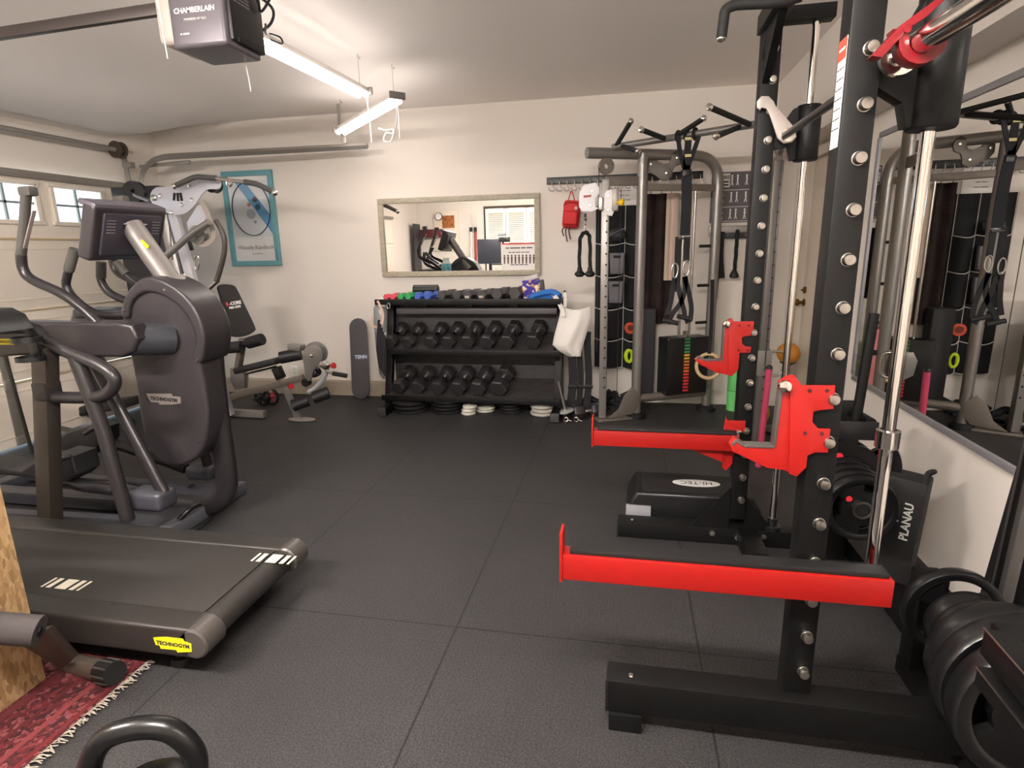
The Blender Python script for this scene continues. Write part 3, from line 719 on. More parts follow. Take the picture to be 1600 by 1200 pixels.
for k, (y, r) in enumerate(((2.28, .130), (2.335, .132), (2.39, .135), (2.445, .138))):
    weight_plate((.905, y, .462), r, ['front small black grip plate with a red badge on the low rack horn', 'second small black grip plate on the low rack horn, just behind the front one', 'third small black grip plate on the low rack horn', 'hindmost small black grip plate on the low rack horn'][k], 'plates on the rack horn by the mirrored wall', th=.042)
for k, y in enumerate((2.52, 2.585)):
    weight_plate((.955, y, .535), .178, ['front large black grip plate with red badge under the rack side brace', 'rear large black grip plate under the rack side brace'][k], 'large plates under the side brace', th=.05)
# near storage horn with five plates
t = thing('plate_stand', 'black weight horn post in the near corner by the mirror', 'plate stand', (1.03, 1.9, 0))
build('post', G().box((1.0, 1.93, .20), (.08, .08, .4), bev=.005), black_m, t)
build('base', G().box((1.0, 1.66, .03), (.09, .62, .06), bev=.005), black_m, t)
build('horn', G().tube([(1.0, 1.93, .355), (1.0, 1.22, .355)], .024, 18), chrome_m, t)
NPL = ((1.79, .138), (1.70, .108), (1.635, .120), (1.555, .17), (1.47, .195), (1.385, .20))
NL = ['hindmost black grip plate of the near stack, cream wall showing through its slot', 'smallest black plate in the near stack, just before the slotted one', 'second small black plate in the near stack', 'mid-sized black plate in the middle of the near stack', 'large black plate second from the front of the near stack', 'frontmost large black plate of the near stack']
for k, (y, r) in enumerate(NPL): weight_plate((1.0, y, .355), r, NL[k], 'black plates on the near stand', th=.032 if k == 0 else .05, dot=False, wide=(k == 0))

# bench frame at the near edge, only its corner in view
t = thing('folded_bench', 'black bench frame with a grey channel leaning beside the near weight plates', 'bench', (1.2, 1.75, 0))
a, b_ = AX(1600, 735, 1.26) + V((0, -.10, 0)), AX(1538, 945, 1.26) + V((0, -.10, 0)); dd = (b_ - a).normalized()
build('back_board', G().bar(a - dd * .05, a + dd * ((.02 - a.z) / dd.z), .05, .20, .006, up=(0, 1, 0)), vinyl_m, t)
a, b_ = AX(1596, 795, 1.17), AX(1560, 950, 1.17); dd = (b_ - a).normalized()
build('channel', G().bar(a - dd * .25, a + dd * ((.03 - a.z) / dd.z), .035, .06, .005, up=(0, 1, 0)), mat('grey channel steel', '#5d5a59', .35, .6), t)
build('channel_slot', G().bar(a - dd * .25 + V((-.019, 0, 0)), a + dd * ((.05 - a.z) / dd.z) + V((-.019, 0, 0)), .006, .018, .001, up=(0, 1, 0)), black_m, t)
t = thing('steel_box_frame', 'black box-section frame with bright worn edges at the near corner', 'bench frame', (1.0, 1.3, 0))
g = G(); q0 = AX(1557, 1003, .71); q1 = AX(1600, 1052, .71); dd = (q1 - q0).normalized()
build('top_tube', G().bar(q0, q0 + dd * .5, .05, .055, .003), black_m, t)
build('bright_edge', G().bar(q0 + V((-.026, 0, .028)), q0 + dd * .5 + V((-.026, 0, .028)), .003, .003, .001), steel_m, t)
q2 = q0 + V((0, 0, -.075)); build('lower_tube', G().bar(q2, q2 + dd * .5, .05, .04, .003), black_m, t)
build('bright_edge', G().bar(q2 + V((-.026, 0, .016)), q2 + dd * .5 + V((-.026, 0, .016)), .003, .003, .001), steel_m, t)
build('cross_tube', G().bar(q0, q0 + V((.4, 0, 0)), .05, .055, .003), black_m, t)
build('leg', G().bar(q0 + dd * .12 + V((.16, 0, -.08)), q0 + dd * .12 + V((.16, 0, -q0.z + .0)), .05, .05, .003), black_m, t)
build('leg', G().bar(q0 + dd * .45 + V((0, 0, -.08)), (q0 + dd * .45) + V((0, 0, -(q0 + dd * .45).z)), .05, .05, .003), black_m, t)

# tall black foam block leaning on the side wall
t = thing('foam_block', 'tall black foam block bag leaning on the wall beside the rack plates', 'foam block', (1.22, 2.5, 0))
r = Matrix.Rotation(.05, 3, 'Y') @ Matrix.Rotation(math.radians(-33), 3, 'Z')
c0 = V((1.135, 2.47, .268))
build('body', G().box(c0, (.15, .13, .53), r, .012), foam_m, t)
fx, fy_, fz = r @ V((1, 0, 0)), r @ V((0, 1, 0)), r @ V((0, 0, 1))
text('lettering', 'PLANAU', .042, c0 - fy_ * .066 + fx * .03 + fz * .09, fz, -fx, inkw_m, t, bold=.001)
text('logo', 'P', .045, c0 - fy_ * .066 - fx * .012 + fz * .09, fz, -fx, inkw_m, t, bold=.001)
build('carry_handle', G().tube([c0 + fz * .262 + fx * .05 + fy_ * .05, c0 + fz * .30 + fx * .08 + fy_ * .02, c0 + fz * .30 + fx * .06 - fy_ * .03, c0 + fz * .262 + fx * .06 - fy_ * .06], .008, 8, smooth=5, flat=.5), fabric_m, t)

# aerobic step
t = thing('aerobic_step', 'black aerobic step with grey corner and oval badge, beside the far upright', 'step', (.3, 3.08, 0))
sx0, sx1, sy0, sy1 = .03, .72, 2.93, 3.24
g = G()
pr = [(sx0, .0), (sx0 + .01, .12), (sx0 + .05, .19), (sx1 - .05, .19), (sx1 - .01, .12), (sx1, .0)]
g.plate([(x, sy0, z) for x, z in pr], (0, sy1 - sy0, 0), .02, 3)
build('body', g, blacks_m, t)
build('tread_mat', G().box(((sx0 + sx1) / 2, (sy0 + sy1) / 2, .192), (sx1 - sx0 - .16, sy1 - sy0 - .06, .006), bev=.002), rubber_m, t)
build('corner_block', G().box((sx0 + .062, sy0 - .004, .075), (.13, .03, .085), bev=.006), mat('step grey', '#8e8d92', .5), t)
oc = V(((sx0 + sx1) / 2 + .02, (sy0 + sy1) / 2, .1955)); oc.x = .40
build('badge', G().plate([oc + V((.125 * math.cos(a * math.pi / 16), .05 * math.sin(a * math.pi / 16), 0)) for a in range(32)], (0, 0, .0015)), mat('badge pale grey', '#c9c6c4', .5), t)
text('lettering', 'HI-TEC', .055, oc + V((0, 0, .002)), (-1, 0, 0), (0, -1, 0), ink_m, t, th=.0004)

# ================================================================== CABLE CROSSOVER (angled towers) BY THE BACK WALL
CA, CB = V((-.175, 4.86, 0)), V((.945, 4.22, 0))        # front columns
RA = V((.735, 5.31, 0))                                 # rear post
da, db = (RA - CA).normalized(), V((-.08, 1, 0)).normalized()
na, nb = V((-da.y, da.x, 0)), V((-db.y, db.x, 0))
MA = V((.108, 4.99, 0)); MB_ = CB + db * .33
t = ft = thing('cable_machine', 'silver two-tower cable machine standing in the back corner', 'cable machine', (.4, 4.9, 0))
def Z(p, z): return V((p.x, p.y, z))
for c_ in (CA, CB):
    col = build('column', G().bar(Z(c_, .03), Z(c_, 1.98), .062, .062, .01, up=(1, 0, 0)), silver_m if c_ is CA else mat('tower grey paint', '#6f6a66', .38, .5), ft)
    dirn = da if c_ is CA else db
    z = .30
    g = G()
    while z < 1.9:
        g.lathe([(.008, 0), (.008, .002), (0, .002)], Z(c_, z) + dirn.cross(V((0, 0, 1))) * .0315 if False else Z(c_, z) + V((.012, -.033, 0)), (0, -1, 0), 10); z += .085
    build('pin_hole', g, mat('hole black', '#0a0a0a', .8), col)
for m_ in (MA, MB_): build('mid_post', G().tube([Z(m_, .03), Z(m_, 2.19)], .042, 20), silver_m, ft)
build('rear_post', G().tube(fillet([Z(RA, .03), Z(RA, 2.17), Z(RA, 2.17) + (CA - RA).normalized() * 1.18], .24, 8), .042, 20), silver_m, ft)
build('foot', G().lathe([(.085, 0), (.085, .03), (.06, .05), (0, .05)], Z(MB_, 0), (0, 0, 1)), rubber_m, ft)
for a, b_ in ((MA, RA),):
    build('base_tube', G().tube([Z(a, .17), Z(b_, .17)], .036, 16), grey_m, ft)
    build('cross_tube', G().bar(Z(a, 1.92), Z(b_, 1.92), .04, .055, .008), grey_m, ft)
    build('foot', G().lathe([(.085, 0), (.085, .03), (.06, .05), (0, .05)], Z(a, 0), (0, 0, 1)), rubber_m, ft)
    build('foot', G().lathe([(.085, 0), (.085, .03), (.06, .05), (0, .05)], Z(b_, 0), (0, 0, 1)), rubber_m, ft)
for c_, m_ in ((CA, MA), (CB, MB_)):
    build('top_bracket', G().bar(Z(c_, 1.965), Z(m_, 1.965), .03, .07, .004), grey_m, ft)
    d_ = (m_ - c_).normalized()
    build('base_plate', G().bar(Z(c_, .012) - d_ * .06, Z(m_, .012), .12, .02, .004), grey_m, ft)
    pl = [(0.03, .03), (.25, .05), (.30, .12), (.30, .22), (.24, .29), (.17, .22), (.12, .10)]
    build('pulley_cheek', G().plate([Z(c_, 0) + d_ * a * 1.05 + V((0, 0, z)) + V((d_.y, -d_.x, 0)) * .04 for a, z in pl], V((d_.y, -d_.x, 0)) * .01, .002), grey_m, ft)
    build('pulley', G().lathe([(.02, -.016), (.062, -.016), (.062, -.010), (.05, 0), (.062, .010), (.062, .016), (.02, .016)], Z(c_, 2.075) - d_ * .0 + V((.0, 0, 0)), (d_.y, -d_.x, 0)), grey_m, ft)
    build('cable', G().tube([Z(c_, 2.07) - d_ * .06, Z(c_, .60) - d_ * .06], .0035, 6), mat('black cable', '#26262a', .5), ft)
    build('cable', G().tube([Z(c_, 1.9) + d_ * .13, Z(c_, .12) + d_ * .13], .003, 6), mat('black cable', '#26262a', .5), ft)
# twin pulley bracket under the top tube
yb_ = 5.03
pts = [AY(1000 + a / 8.57, 160 + b_ / 8.57, 5.06) for a, b_ in ((95, 800), (110, 730), (150, 715), (205, 745), (250, 795), (330, 830), (390, 810), (420, 740), (440, 670), (500, 640), (550, 670), (570, 760), (540, 830), (470, 860), (440, 920), (430, 990), (360, 1045), (270, 1030), (220, 985), (130, 940), (90, 880))]
build('pulley_bracket', G().plate(pts, (.0, .02, 0), .003), mat('pulley plate taupe', '#544d47', .45, .4), ft)
for a, b_ in ((145, 825), (355, 945), (500, 740)): build('pulley_pin', G().lathe([(.012, 0), (.01, .006), (0, .008)], AY(1000 + a / 8.57, 160 + b_ / 8.57, 5.058), (0, -1, 0), 14), steel_m, ft)
# weight stack in black shroud with colour strip
d_ = da; n_ = V((d_.y, -d_.x, 0)); s0, s1 = AY(1020, 560, 5.14), AY(1098, 560, 5.27)
ctr = Z((MA + RA) / 2 + da * .09, 0)
sh = build('stack_shroud', G().bar(Z(ctr, .19), Z(ctr, .69), .16, .40, .01, up=da), blacks_m, ft)
cl = ['#3f8f5a', '#3f8f5a', '#4a9a62', '#3f8f5a', '#4a9a62', '#d9a23c', '#e0a83a', '#d98f34', '#d97a30', '#d9702f', '#e06a30', '#d8402f', '#d63a34', '#cf3038', '#d2303a', '#c92c38', '#c92c38']
for k, c_ in enumerate(cl):
    q = AY(1060 - 5 * k / 16, 530 + 80 * k / 16, 5.10)
    base = Z(ctr, q.z) + n_ * .0815 + da * -.01
    build('weight_label', G().box(base, (.052, .003, .017), rot_axes(da, n_, (0, 0, 1)), 0), mat('label ' + c_, c_, .55), ft)
for off in (-.05, .05): build('guide_rod', G().tube([Z(ctr, .65) + da * off, Z(ctr, 1.90) + da * off], .011, 12), steel_m, ft)
build('selector_cable', G().tube([Z(ctr, .69) + da * .02, Z(ctr, 1.92) + da * .02], .004, 6), mat('pale cable', '#b0a496', .5), ft)
for z in (.69,): build('stack_knob', G().lathe([(.02, 0), (.02, .05), (0, .06)], Z(ctr, z) + n_ * .02, (0, 0, 1), 16), chrome_m, ft)
# adjustable carriages
for c_, z, low in ((CA, 1.82, False), (CB, .66, True)):
    d_ = da if c_ is CA else db
    cs = [(-.10, .085), (.0, .085), (.02, .06), (.02, -.05), (.0, -.085), (-.06, -.10), (-.12, -.07), (-.135, .03)]
    if low:
        g = G(); g.plate([Z(c_, z) + V((x * .9 + .03, -.05, zz)) for x, zz in cs], (0, .012, 0), .003); g.plate([Z(c_, z) + V((x * .9 + .05, .035, zz)) for x, zz in cs], (0, .012, 0), .003)
        ca = build('carriage', g, silver_m, ft)
        build('carriage_handle', G().tube([Z(c_, z + .08) + V((.05, -.05, 0)), Z(c_, z + .07) + V((.12, -.05, 0)), Z(c_, z - .06) + V((.12, -.05, 0)), Z(c_, z - .09) + V((.06, -.05, 0))], .009, 10, smooth=5), steel_m, ca)
    else:
        whp = mat('white enamel plate', '#e9e7ea', .4)
        P_ = lambda pts, y: [AY(840 + a / 4, 150 + b_ / 4, y) for a, b_ in pts]
        ca = build('carriage', G().plate(P_([(285, 560), (360, 540), (385, 570), (385, 610), (358, 640), (360, 690), (385, 700), (340, 725), (275, 722), (258, 690), (262, 600)], 4.80), (0, .014, 0), .003), whp, ft)
        build('carriage_plate', G().plate(P_([(432, 590), (470, 585), (478, 720), (465, 750), (435, 745), (415, 700), (418, 610)], 4.80), (0, .012, 0), .003), whp, ca)
        build('carriage_block', G().box(AY(840 + 485 / 4, 150 + 650 / 4, 4.84), (.05, .09, .17), bev=.006), grey_m, ca)
        k_ = AY(840 + 505 / 4, 150 + 665 / 4, 4.80)
        build('pull_knob', G().lathe([(.010, -.02), (.012, 0), (.024, .012), (.028, .03), (.022, .042), (0, .044)], k_, (1, -.2, 0), 20), mat('yellow knob', '#f0c020', .4), ca)
        build('swivel', G().bar(AY(840 + 395 / 4, 150 + 630 / 4, 4.80), AY(840 + 395 / 4, 150 + 715 / 4, 4.80), .03, .03, .006), steel_m, ca)
        build('badge', G().plate(P_([(287, 622), (335, 617), (335, 630), (287, 636)], 4.798), (0, -.001, 0)), mat('badge maroon', '#b04a44', .6), ca)
        for a, b_ in ((340, 595), (330, 685), (440, 625), (440, 715)): build('bolt', G().lathe([(.009, 0), (.008, .006), (0, .007)], AY(840 + a / 4, 150 + b_ / 4, 4.798), (0, -1, 0), 12), steel_m, ca)
# pull-up bar with angled grips
pa, pb = AY(958, 228, 4.86), AY(1180, 187, 4.22)
pa, pb = V((CA.x + .05, CA.y - .02, 2.21)), V((CB.x - .02, CB.y, 2.22))
build('pull_up_bar', G().tube([pa, pb], .024, 16), silver_m, ft)
bd = (pb - pa).normalized()
def on_bar(k): return pa + (pb - pa) * k
for k0, tip, yy in ((.02, (985, 191), 4.62), (.36, (1003, 203), 4.30), (.42, (1098, 186), 4.36), (.86, (1110, 168), 3.90), (.80, (1120, 213), 3.95), (.06, (996, 236), 4.62)):
    a_ = on_bar(k0); b_ = AY(tip[0], tip[1], yy)
    h = build('grip', G().tube([a_, a_ + (b_ - a_) * .5, b_], .0175, 14), foam_m, ft)
    dr = (b_ - a_).normalized()
    build('grip_cap', G().lathe([(.017, 0), (.021, .004), (.021, .018), (.014, .026), (0, .028)], b_, dr, 18), chrome_m, h)
for k_, ym in ((1.45, 0), (1.12, 0), (.80, 0)):
    build('band_peg', G().tube([Z(RA, k_) + V((-.03, -.01, 0)), Z(RA, k_) + V((-.13, -.06, 0))], .013, 12), blacks_m, ft)

# ------------------------------------------------------------------ hook rail with what hangs on it
HY = YB - .02
t = thing('hook_rail', 'long black coat rail with wire hooks on the back wall', 'hook rail', (-.05, HY, 2.05))
build('board', G().box((-.05, YB - .015, 2.052), (1.36, .025, .062), bev=.004), blacks_m, t)
for k in range(20):
    x = -.68 + k * .0675
    build('hook', G().tube([(x, HY - .006, 2.055), (x + .004, HY - .035, 2.045), (x + .006, HY - .04, 2.01), (x + .025, HY - .042, 1.975), (x + .005, HY - .044, 1.958), (x - .022, HY - .044, 1.972), (x - .024, HY - .044, 1.99)], .0038, 7, smooth=4), steel_m, t)
c0 = AY(893, 335, 5.46)
t = thing('first_aid_pack', 'small red backpack with a white cross hanging from the hook rail', 'bag', c0)
bag_m = mat('red nylon', '#c81e22', .65, bump=.25, scale=60)
g = G(); r = Matrix.Rotation(.10, 3, 'Y'); g.box(c0, (.15, .10, .24), r, .035, 4); build('body', g, bag_m, t)
g = G(); g.box(c0 + V((-.004, -.06, -.035)), (.13, .05, .12), r, .02, 3); pk = build('front_pocket', g, bag_m, t)
build('piping', G().tube([c0 + V((-.07, -.045, .08)), c0 + V((0, -.055, .10)), c0 + V((.07, -.045, .08))], .004, 8, smooth=4), mat('dark red', '#8c1418', .7), t)
cr = c0 + V((.045, -.058, .05)); g = G(); g.box(cr, (.032, .004, .011)); g.box(cr, (.011, .004, .032)); build('white_cross', g, inkw_m, t)
g = G(); g.tube([c0 + V((-.03, -.01, .115)), c0 + V((0, -.01, .20)), c0 + V((.03, -.01, .115))], .009, 8, smooth=6, flat=.5); build('grab_loop', g, bag_m, t)
for x, l in ((-.06, .06), (-.03, .11), (.0, .09)): build('strap', G().tube([c0 + V((x, -.03, -.11)), c0 + V((x - .02, -.04, -.14)), c0 + V((x - .005, -.04, -.13 - l))], .006, 7, smooth=4, flat=.4), mat('strap black red', '#3a1214', .8), t)
# triceps rope on the tall column
t = thing('triceps_rope', 'black twisted triceps rope with rubber ends clipped to the tower carriage', 'cable rope', AY(915, 390, 4.82))
rope_m = noise_mat('dark green black rope', [(.3, '#0c100d'), (.6, '#1d2420'), (.8, '#0c100d')], 60, (1, 1, 3), .85, 'noise', .6)
YR = 4.80
g = G(); g.tube([AY(840 + a / 4, 150 + b_ / 4, YR) for a, b_ in ((298, 735), (298, 760), (302, 780))], .010, 10); build('ball_stop', g, blacks_m, t)
for k in range(5):
    q = AY(840 + 298 / 4, 150 + (760 + k * 18) / 4, YR)
    o_ = V((.008, 0, 0)) if k % 2 else V((0, .008, 0))
    build('chain_link', G().tube([q + o_ * math.cos(a) + V((0, 0, .016 * math.sin(a))) for a in [i * math.pi / 8 for i in range(16)]], .003, 6, True), chrome_m, t)
def twist(pts, r, turns=26):
    p = spline([V(q) for q in pts], 14); n = len(p); g = G()
    for s in range(3):
        out = []
        for i, q in enumerate(p):
            d = (p[min(i + 1, n - 1)] - p[max(i - 1, 0)]).normalized(); u = V((0, 1, 0)); w = d.cross(u).normalized(); a = 2 * math.pi * (turns * i / n + s / 3)
            out.append(q + (u * math.cos(a) + w * math.sin(a)) * r * .55)
        g.tube(out, r * .62, 7)
    return g
P4 = lambda a, b_, y=YR: AY(840 + a / 4, 150 + b_ / 4, y)
build('rope', twist([P4(262, 1100), P4(262, 1000), P4(266, 900), P4(280, 865), P4(300, 853), P4(318, 865), P4(326, 900), P4(328, 1000), P4(328, 1100)], .0155, 40), rope_m, t)
for a in (263, 327): build('rope_end', G().lathe([(.018, .05), (.022, .02), (.042, .0), (.042, -.012), (.024, -.028), (0, -.03)], P4(a, 1108), (0, 0, 1), 20), rubber_m, t)
# suspension trainer strapped round the pull-up bar
YT = 4.40
t = thing('suspension_trainer', 'black suspension trainer straps looped over the pull-up bar', 'suspension trainer', AY(1068, 350, YT))
P5 = lambda a, b_, y=YT: AY(1000 + a / 8.57, 160 + b_ / 8.57, y)
P6 = lambda a, b_, y=YT: AY(910 + a / 5, 280 + b_ / 5, y)
def strap(name, pts, w, m, par, th=.006):
    g = G(); pts = [V(p) for p in pts]
    pts = spline(pts, 5)
    t_ = bmesh.new(); rows = []
    for i, p in enumerate(pts):
        d = (pts[min(i + 1, len(pts) - 1)] - pts[max(i - 1, 0)]).normalized(); s = d.cross(V((0, -1, 0)))
        s = s.normalized() if s.length > .2 else V((1, 0, 0))
        ww = w if not isinstance(w, tuple) else w[0] + (w[1] - w[0]) * i / (len(pts) - 1)
        rows.append([t_.verts.new(p + s * ww / 2), t_.verts.new(p - s * ww / 2)])
    for a, b_ in zip(rows, rows[1:]): t_.faces.new((a[0], a[1], b_[1], b_[0]))
    bmesh.ops.recalc_face_normals(t_, faces=t_.faces)
    t_.normal_update(); bmesh.ops.solidify(t_, geom=t_.faces[:], thickness=th); g._add(t_)
    return build(name, g, m, par)
kq = on_bar(.40)
for a in ((540, 430), (650, 430), (760, 430)):
    q = P5(*a); 
    build('bar_loop', G().tube([on_bar((q.x - pa.x) / (pb.x - pa.x)) + bd.cross(V((0, 0, 1))) * .034 * math.cos(k * math.pi / 8) + V((0, 0, .034 * math.sin(k * math.pi / 8))) for k in range(16)], .011, 8, True), fabric_m, t)
strap('anchor_strap', [P5(515, 450), P5(525, 600), P5(560, 760), P5(600, 900)], .03, fabric_m, t)
strap('anchor_strap', [P5(650, 450), P5(640, 600), P5(625, 750), P5(620, 900)], .045, fabric_m, t)
strap('anchor_strap', [P5(790, 450), P5(740, 600), P5(680, 760), P5(640, 900)], .03, fabric_m, t)
for b_ in (485, 712): build('strap_tag', G().box(P5(645, b_, YT - .012), (.042, .003, .018)), mat('khaki tag', '#c9bd86', .7), t)
build('buckle', G().box(P5(620, 950, YT - .004), (.05, .014, .04), bev=.004), mat('black steel', '#2c2a2c', .35, .7), t)
strap('main_strap', [P5(620, 900), P6(815, 100), P6(810, 250), P6(800, 440)], .07, mat('blue black webbing', '#15161c', .85, bump=.2, scale=400), t)
build('buckle', G().box(P6(790, 462, YT - .004), (.075, .012, .014), bev=.003), mat('black steel', '#2c2a2c', .35, .7), t)
strap('side_strap', [P6(752, 450), P6(745, 600), P6(742, 760), P6(735, 880)], .045, fabric_m, t)
strap('side_strap', [P6(820, 450), P6(815, 560), P6(812, 640)], .04, fabric_m, t)
for cx_, cy_, rr in ((722, 715, .0), (812, 695, 0)):
    q = P6(cx_, cy_, YT - .01); hw, hh = (.022, .052)
    build('carabiner', G().tube([q + V((hw * math.cos(a), 0, hh * math.sin(a))) for a in [i * math.pi / 10 for i in range(20)]], .0065, 8, True), steel_m, t)
for pts in ([(720, 770), (705, 860), (690, 960), (660, 1060)], [(800, 760), (800, 860), (770, 960), (700, 1060), (670, 1130)], [(800, 760), (830, 880), (850, 1000), (840, 1090), (800, 1115)], [(740, 780), (760, 900), (790, 1010), (800, 1090)]):
    strap('handle_strap', [P6(a, b_, YT - .012) for a, b_ in pts], .034, fabric_m, t)
for cx_, cy_ in ((690, 1110), (800, 1080)):
    q = P6(cx_, cy_, YT - .02)
    build('handle_grip', G().tube([q + V((-.055, 0, .01)), q + V((.055, 0, -.015))], .017, 14), foam_m, t)

# ------------------------------------------------------------------ hanging pocket organiser and its contents
OY = YB - .03
t = thing('hanging_organiser', 'tall black hanging organiser with white piped pockets behind the cable tower', 'organiser', AY(965, 430, OY))
org_m = mat('black nylon fabric', '#0d0d10', .8, bump=.1, scale=200)
P7 = lambda px, py, y=OY: AY(px, py, y)
ox0, ox1 = P7(930, 430).x, P7(1004, 430).x
ozt, ozb = P7(950, 322).z, P7(950, 572).z
build('back_panel', G().box(((ox0 + ox1) / 2, OY, (ozt + ozb) / 2), (ox1 - ox0, .02, ozt - ozb)), org_m, t)
mid_x = P7(975, 440).x
rows_ = [P7(950, y_).z for y_ in (380, 430, 480, 528, 572)]
pip = mat('white piping', '#c4beb6', .7)
for k, z in enumerate(rows_):
    zl = rows_[k + 1] if k + 1 < len(rows_) else None
    if zl is not None:
        for a, b_ in ((ox0, mid_x), (mid_x, ox1)):
            g = G(); n = 8
            def fn(u, v, a=a, b_=b_, z=z, zl=zl): return V((a + (b_ - a) * u, OY - .02 - .07 * math.sin(math.pi * u) * (1 - .3 * v), z + (zl - z) * v - .02 * math.sin(math.pi * u) * (1 - v)))
            build('pocket', g.cloth(fn, 8, 4, .003), org_m, t)
    g = G(); 
    for a, b_ in ((ox0, mid_x), (mid_x, ox1)):
        g.tube([(a + (b_ - a) * u / 8, OY - .024 - .07 * math.sin(math.pi * u / 8), z - .02 * math.sin(math.pi * u / 8)) for u in range(9)], .0045, 6)
    build('piping', g, pip, t)
for x in (ox0, mid_x, ox1): build('seam_piping', G().tube([(x, OY - .024, ozt), (x, OY - .024, ozb)], .004, 6), pip, t)
def pad(px, py, w, h, label, m=None, nm='focus_pad'):
    q = P7(px, py, OY - .12); t = thing(nm, label, 'training pad', q, 'grey pads in the hanging organiser')
    pm = m or mat('grey padded vinyl', '#66646a', .5, bump=.05, scale=60)
    build('body', G().plate([q + V((x * w, 0, z * h)) for x, z in ((-.5, .5), (.5, .5), (.42, -.5), (-.42, -.5))], (0, .05, 0), .015, 3), pm, t)
    build('grip_slot', G().box(q + V((0, -.004, h * .32)), (w * .45, .01, .022), bev=.005), mat('slot black', '#08080a', .7), t)
pad(964, 412, .14, .19, 'upper grey pad with a hand slot in the organiser')
pad(962, 457, .14, .20, 'lower grey pad with a hand slot in the organiser')
q = P7(963, 367, OY - .10); t = thing('boxing_mitt', 'dark rounded mitt in the top pocket of the organiser', 'mitt', q)
build('body', G().ball(q, .085, (1, .5, .75)), mat('mitt dark grey', '#2b2a2d', .45), t); build('strap', G().tube([q + V((-.07, -.04, -.02)), q + V((0, -.06, .02)), q + V((.07, -.04, .05))], .008, 8, smooth=4), mat('mitt strap grey', '#55535a', .6), t)
q = P7(984, 512, OY - .11); t = thing('tape_reel', 'orange reel with a yellow edge in an organiser pocket', 'tape reel', q)
build('reel', G().lathe([(0, 0), (.048, 0), (.048, .03), (0, .03)], q, (.2, -1, 0), 24), mat('reel yellow', '#e8b030', .5), t); build('rim', G().lathe([(.034, .031), (.052, .031), (.052, .038), (.034, .038)], q, (.2, -1, 0), 24), mat('reel orange', '#d8452a', .5), t); build('hub', G().lathe([(.03, .032), (.03, .036), (0, .036)], q, (.2, -1, 0), 24), mat('reel dark red', '#7a1c14', .5), t)
q = P7(983, 556, OY - .11); t = thing('hand_gripper', 'fluorescent yellow coil in the bottom pocket of the organiser', 'hand gripper', q)
hv = mat('fluorescent yellow', '#c8e020', .5)
for k in range(2): build('coil', G().tube([q + V((.03 * math.cos(a) + .012 * k - .006, -.02 * k, .055 * math.sin(a))) for a in [i * math.pi / 10 for i in range(20)]], .012, 10, True), hv, t)
# dark printed cloth and what stands under it
t = thing('printed_cloth', 'dark brown printed cloth hanging from the coat rail behind the machine', 'cloth', AY(1035, 400, OY))
a0, a1 = P7(1008, 400, OY - .02), P7(1052, 400, OY - .02)
ztop, zbot = P7(1030, 303, OY).z, P7(1030, 505, OY).z
build('cloth', G().cloth(lambda u, v: V((a0.x + (a1.x - a0.x) * u, OY - .02 - .02 * math.sin(u * 14), ztop + (zbot - ztop) * v)), 30, 6, .006), brown_m, t)
for u in (.15, .5, .85): build('hanging_loop', G().tube([(a0.x + (a1.x - a0.x) * u, OY - .03, ztop), (a0.x + (a1.x - a0.x) * u, OY - .045, 1.96)], .003, 6), brown_m, t)
for i, (px, c_, lb) in enumerate(((1046, '#c9b7a2', 'pale tan resistance band hanging behind the weight stack'), (1053, '#d8b8ac', 'pale pink resistance band hanging behind the weight stack'), (1058, '#b5a594', 'greyish resistance band hanging beside the suspension straps'))):
    p0, p1 = P7(px, 302, OY - .06), P7(px - 4, 438, OY - .06)
    g = G(); g.cloth(lambda u, v, p0=p0, p1=p1: V((p0.x - .02 + .04 * u, OY - .06 - .01 * math.sin(u * 3), p0.z + (p1.z - p0.z) * v)), 3, 4, .003)
    single('resistance_band', g, mat('band ' + c_, c_, .6), lb, 'resistance band', p0, 'bands on the coat rail')
q = P7(1012, 530, 5.36); t = thing('folded_mat', 'dark grey folded exercise mat standing behind the middle post', 'exercise mat', V((q.x, 5.36, 0)))
z1 = P7(1012, 482, 5.36).z
for k in range(3): build('fold', G().box((q.x - .02, 5.34 + k * .05, z1 / 2 + .05), (.17, .045, z1 - .1), bev=.015), mat('mat grey', '#2c2a2d', .7), t)
# wall chart with exercise figures
t = thing('exercise_board', 'grey exercise instruction board with white figures on the back wall', 'chart', (.94, YB - .01, 1.85))
cx0, cx1, cz0, cz1 = .705, 1.185, 1.645, 2.065
chm = mat('chart grey', '#5c565a', .6); 
flat('board', cx0, cx1, cz0, cz1, YB - .008, chm, t, .008)
flat('title_panel', cx0 + .012, cx0 + .15, cz1 - .125, cz1 - .012, YB - .0135, mat('chart pale', '#d6cfc9', .6), t, .002)
text('title', 'R-CORE', .038, (cx0 + .08, YB - .0155, cz1 - .045), (1, 0, 0), (0, 0, 1), ink_m, t, bold=.0008)
for zz in (.075, .1): flat('title_line', cx0 + .022, cx0 + .14, cz1 - zz - .012, cz1 - zz, YB - .0150, ink_m, t, .001)
ls = mat('chart line', '#b9b2ae', .6)
for zz in (cz0 + .135, cz0 + .275): flat('row_line', cx0 + .01, cx1 - .01, zz - .008, zz + .0, YB - .013, ls, t, .002)
flat('row_line', cx0 + .01, cx1 - .01, cz0 + .008, cz0 + .015, YB - .013, ls, t, .002)
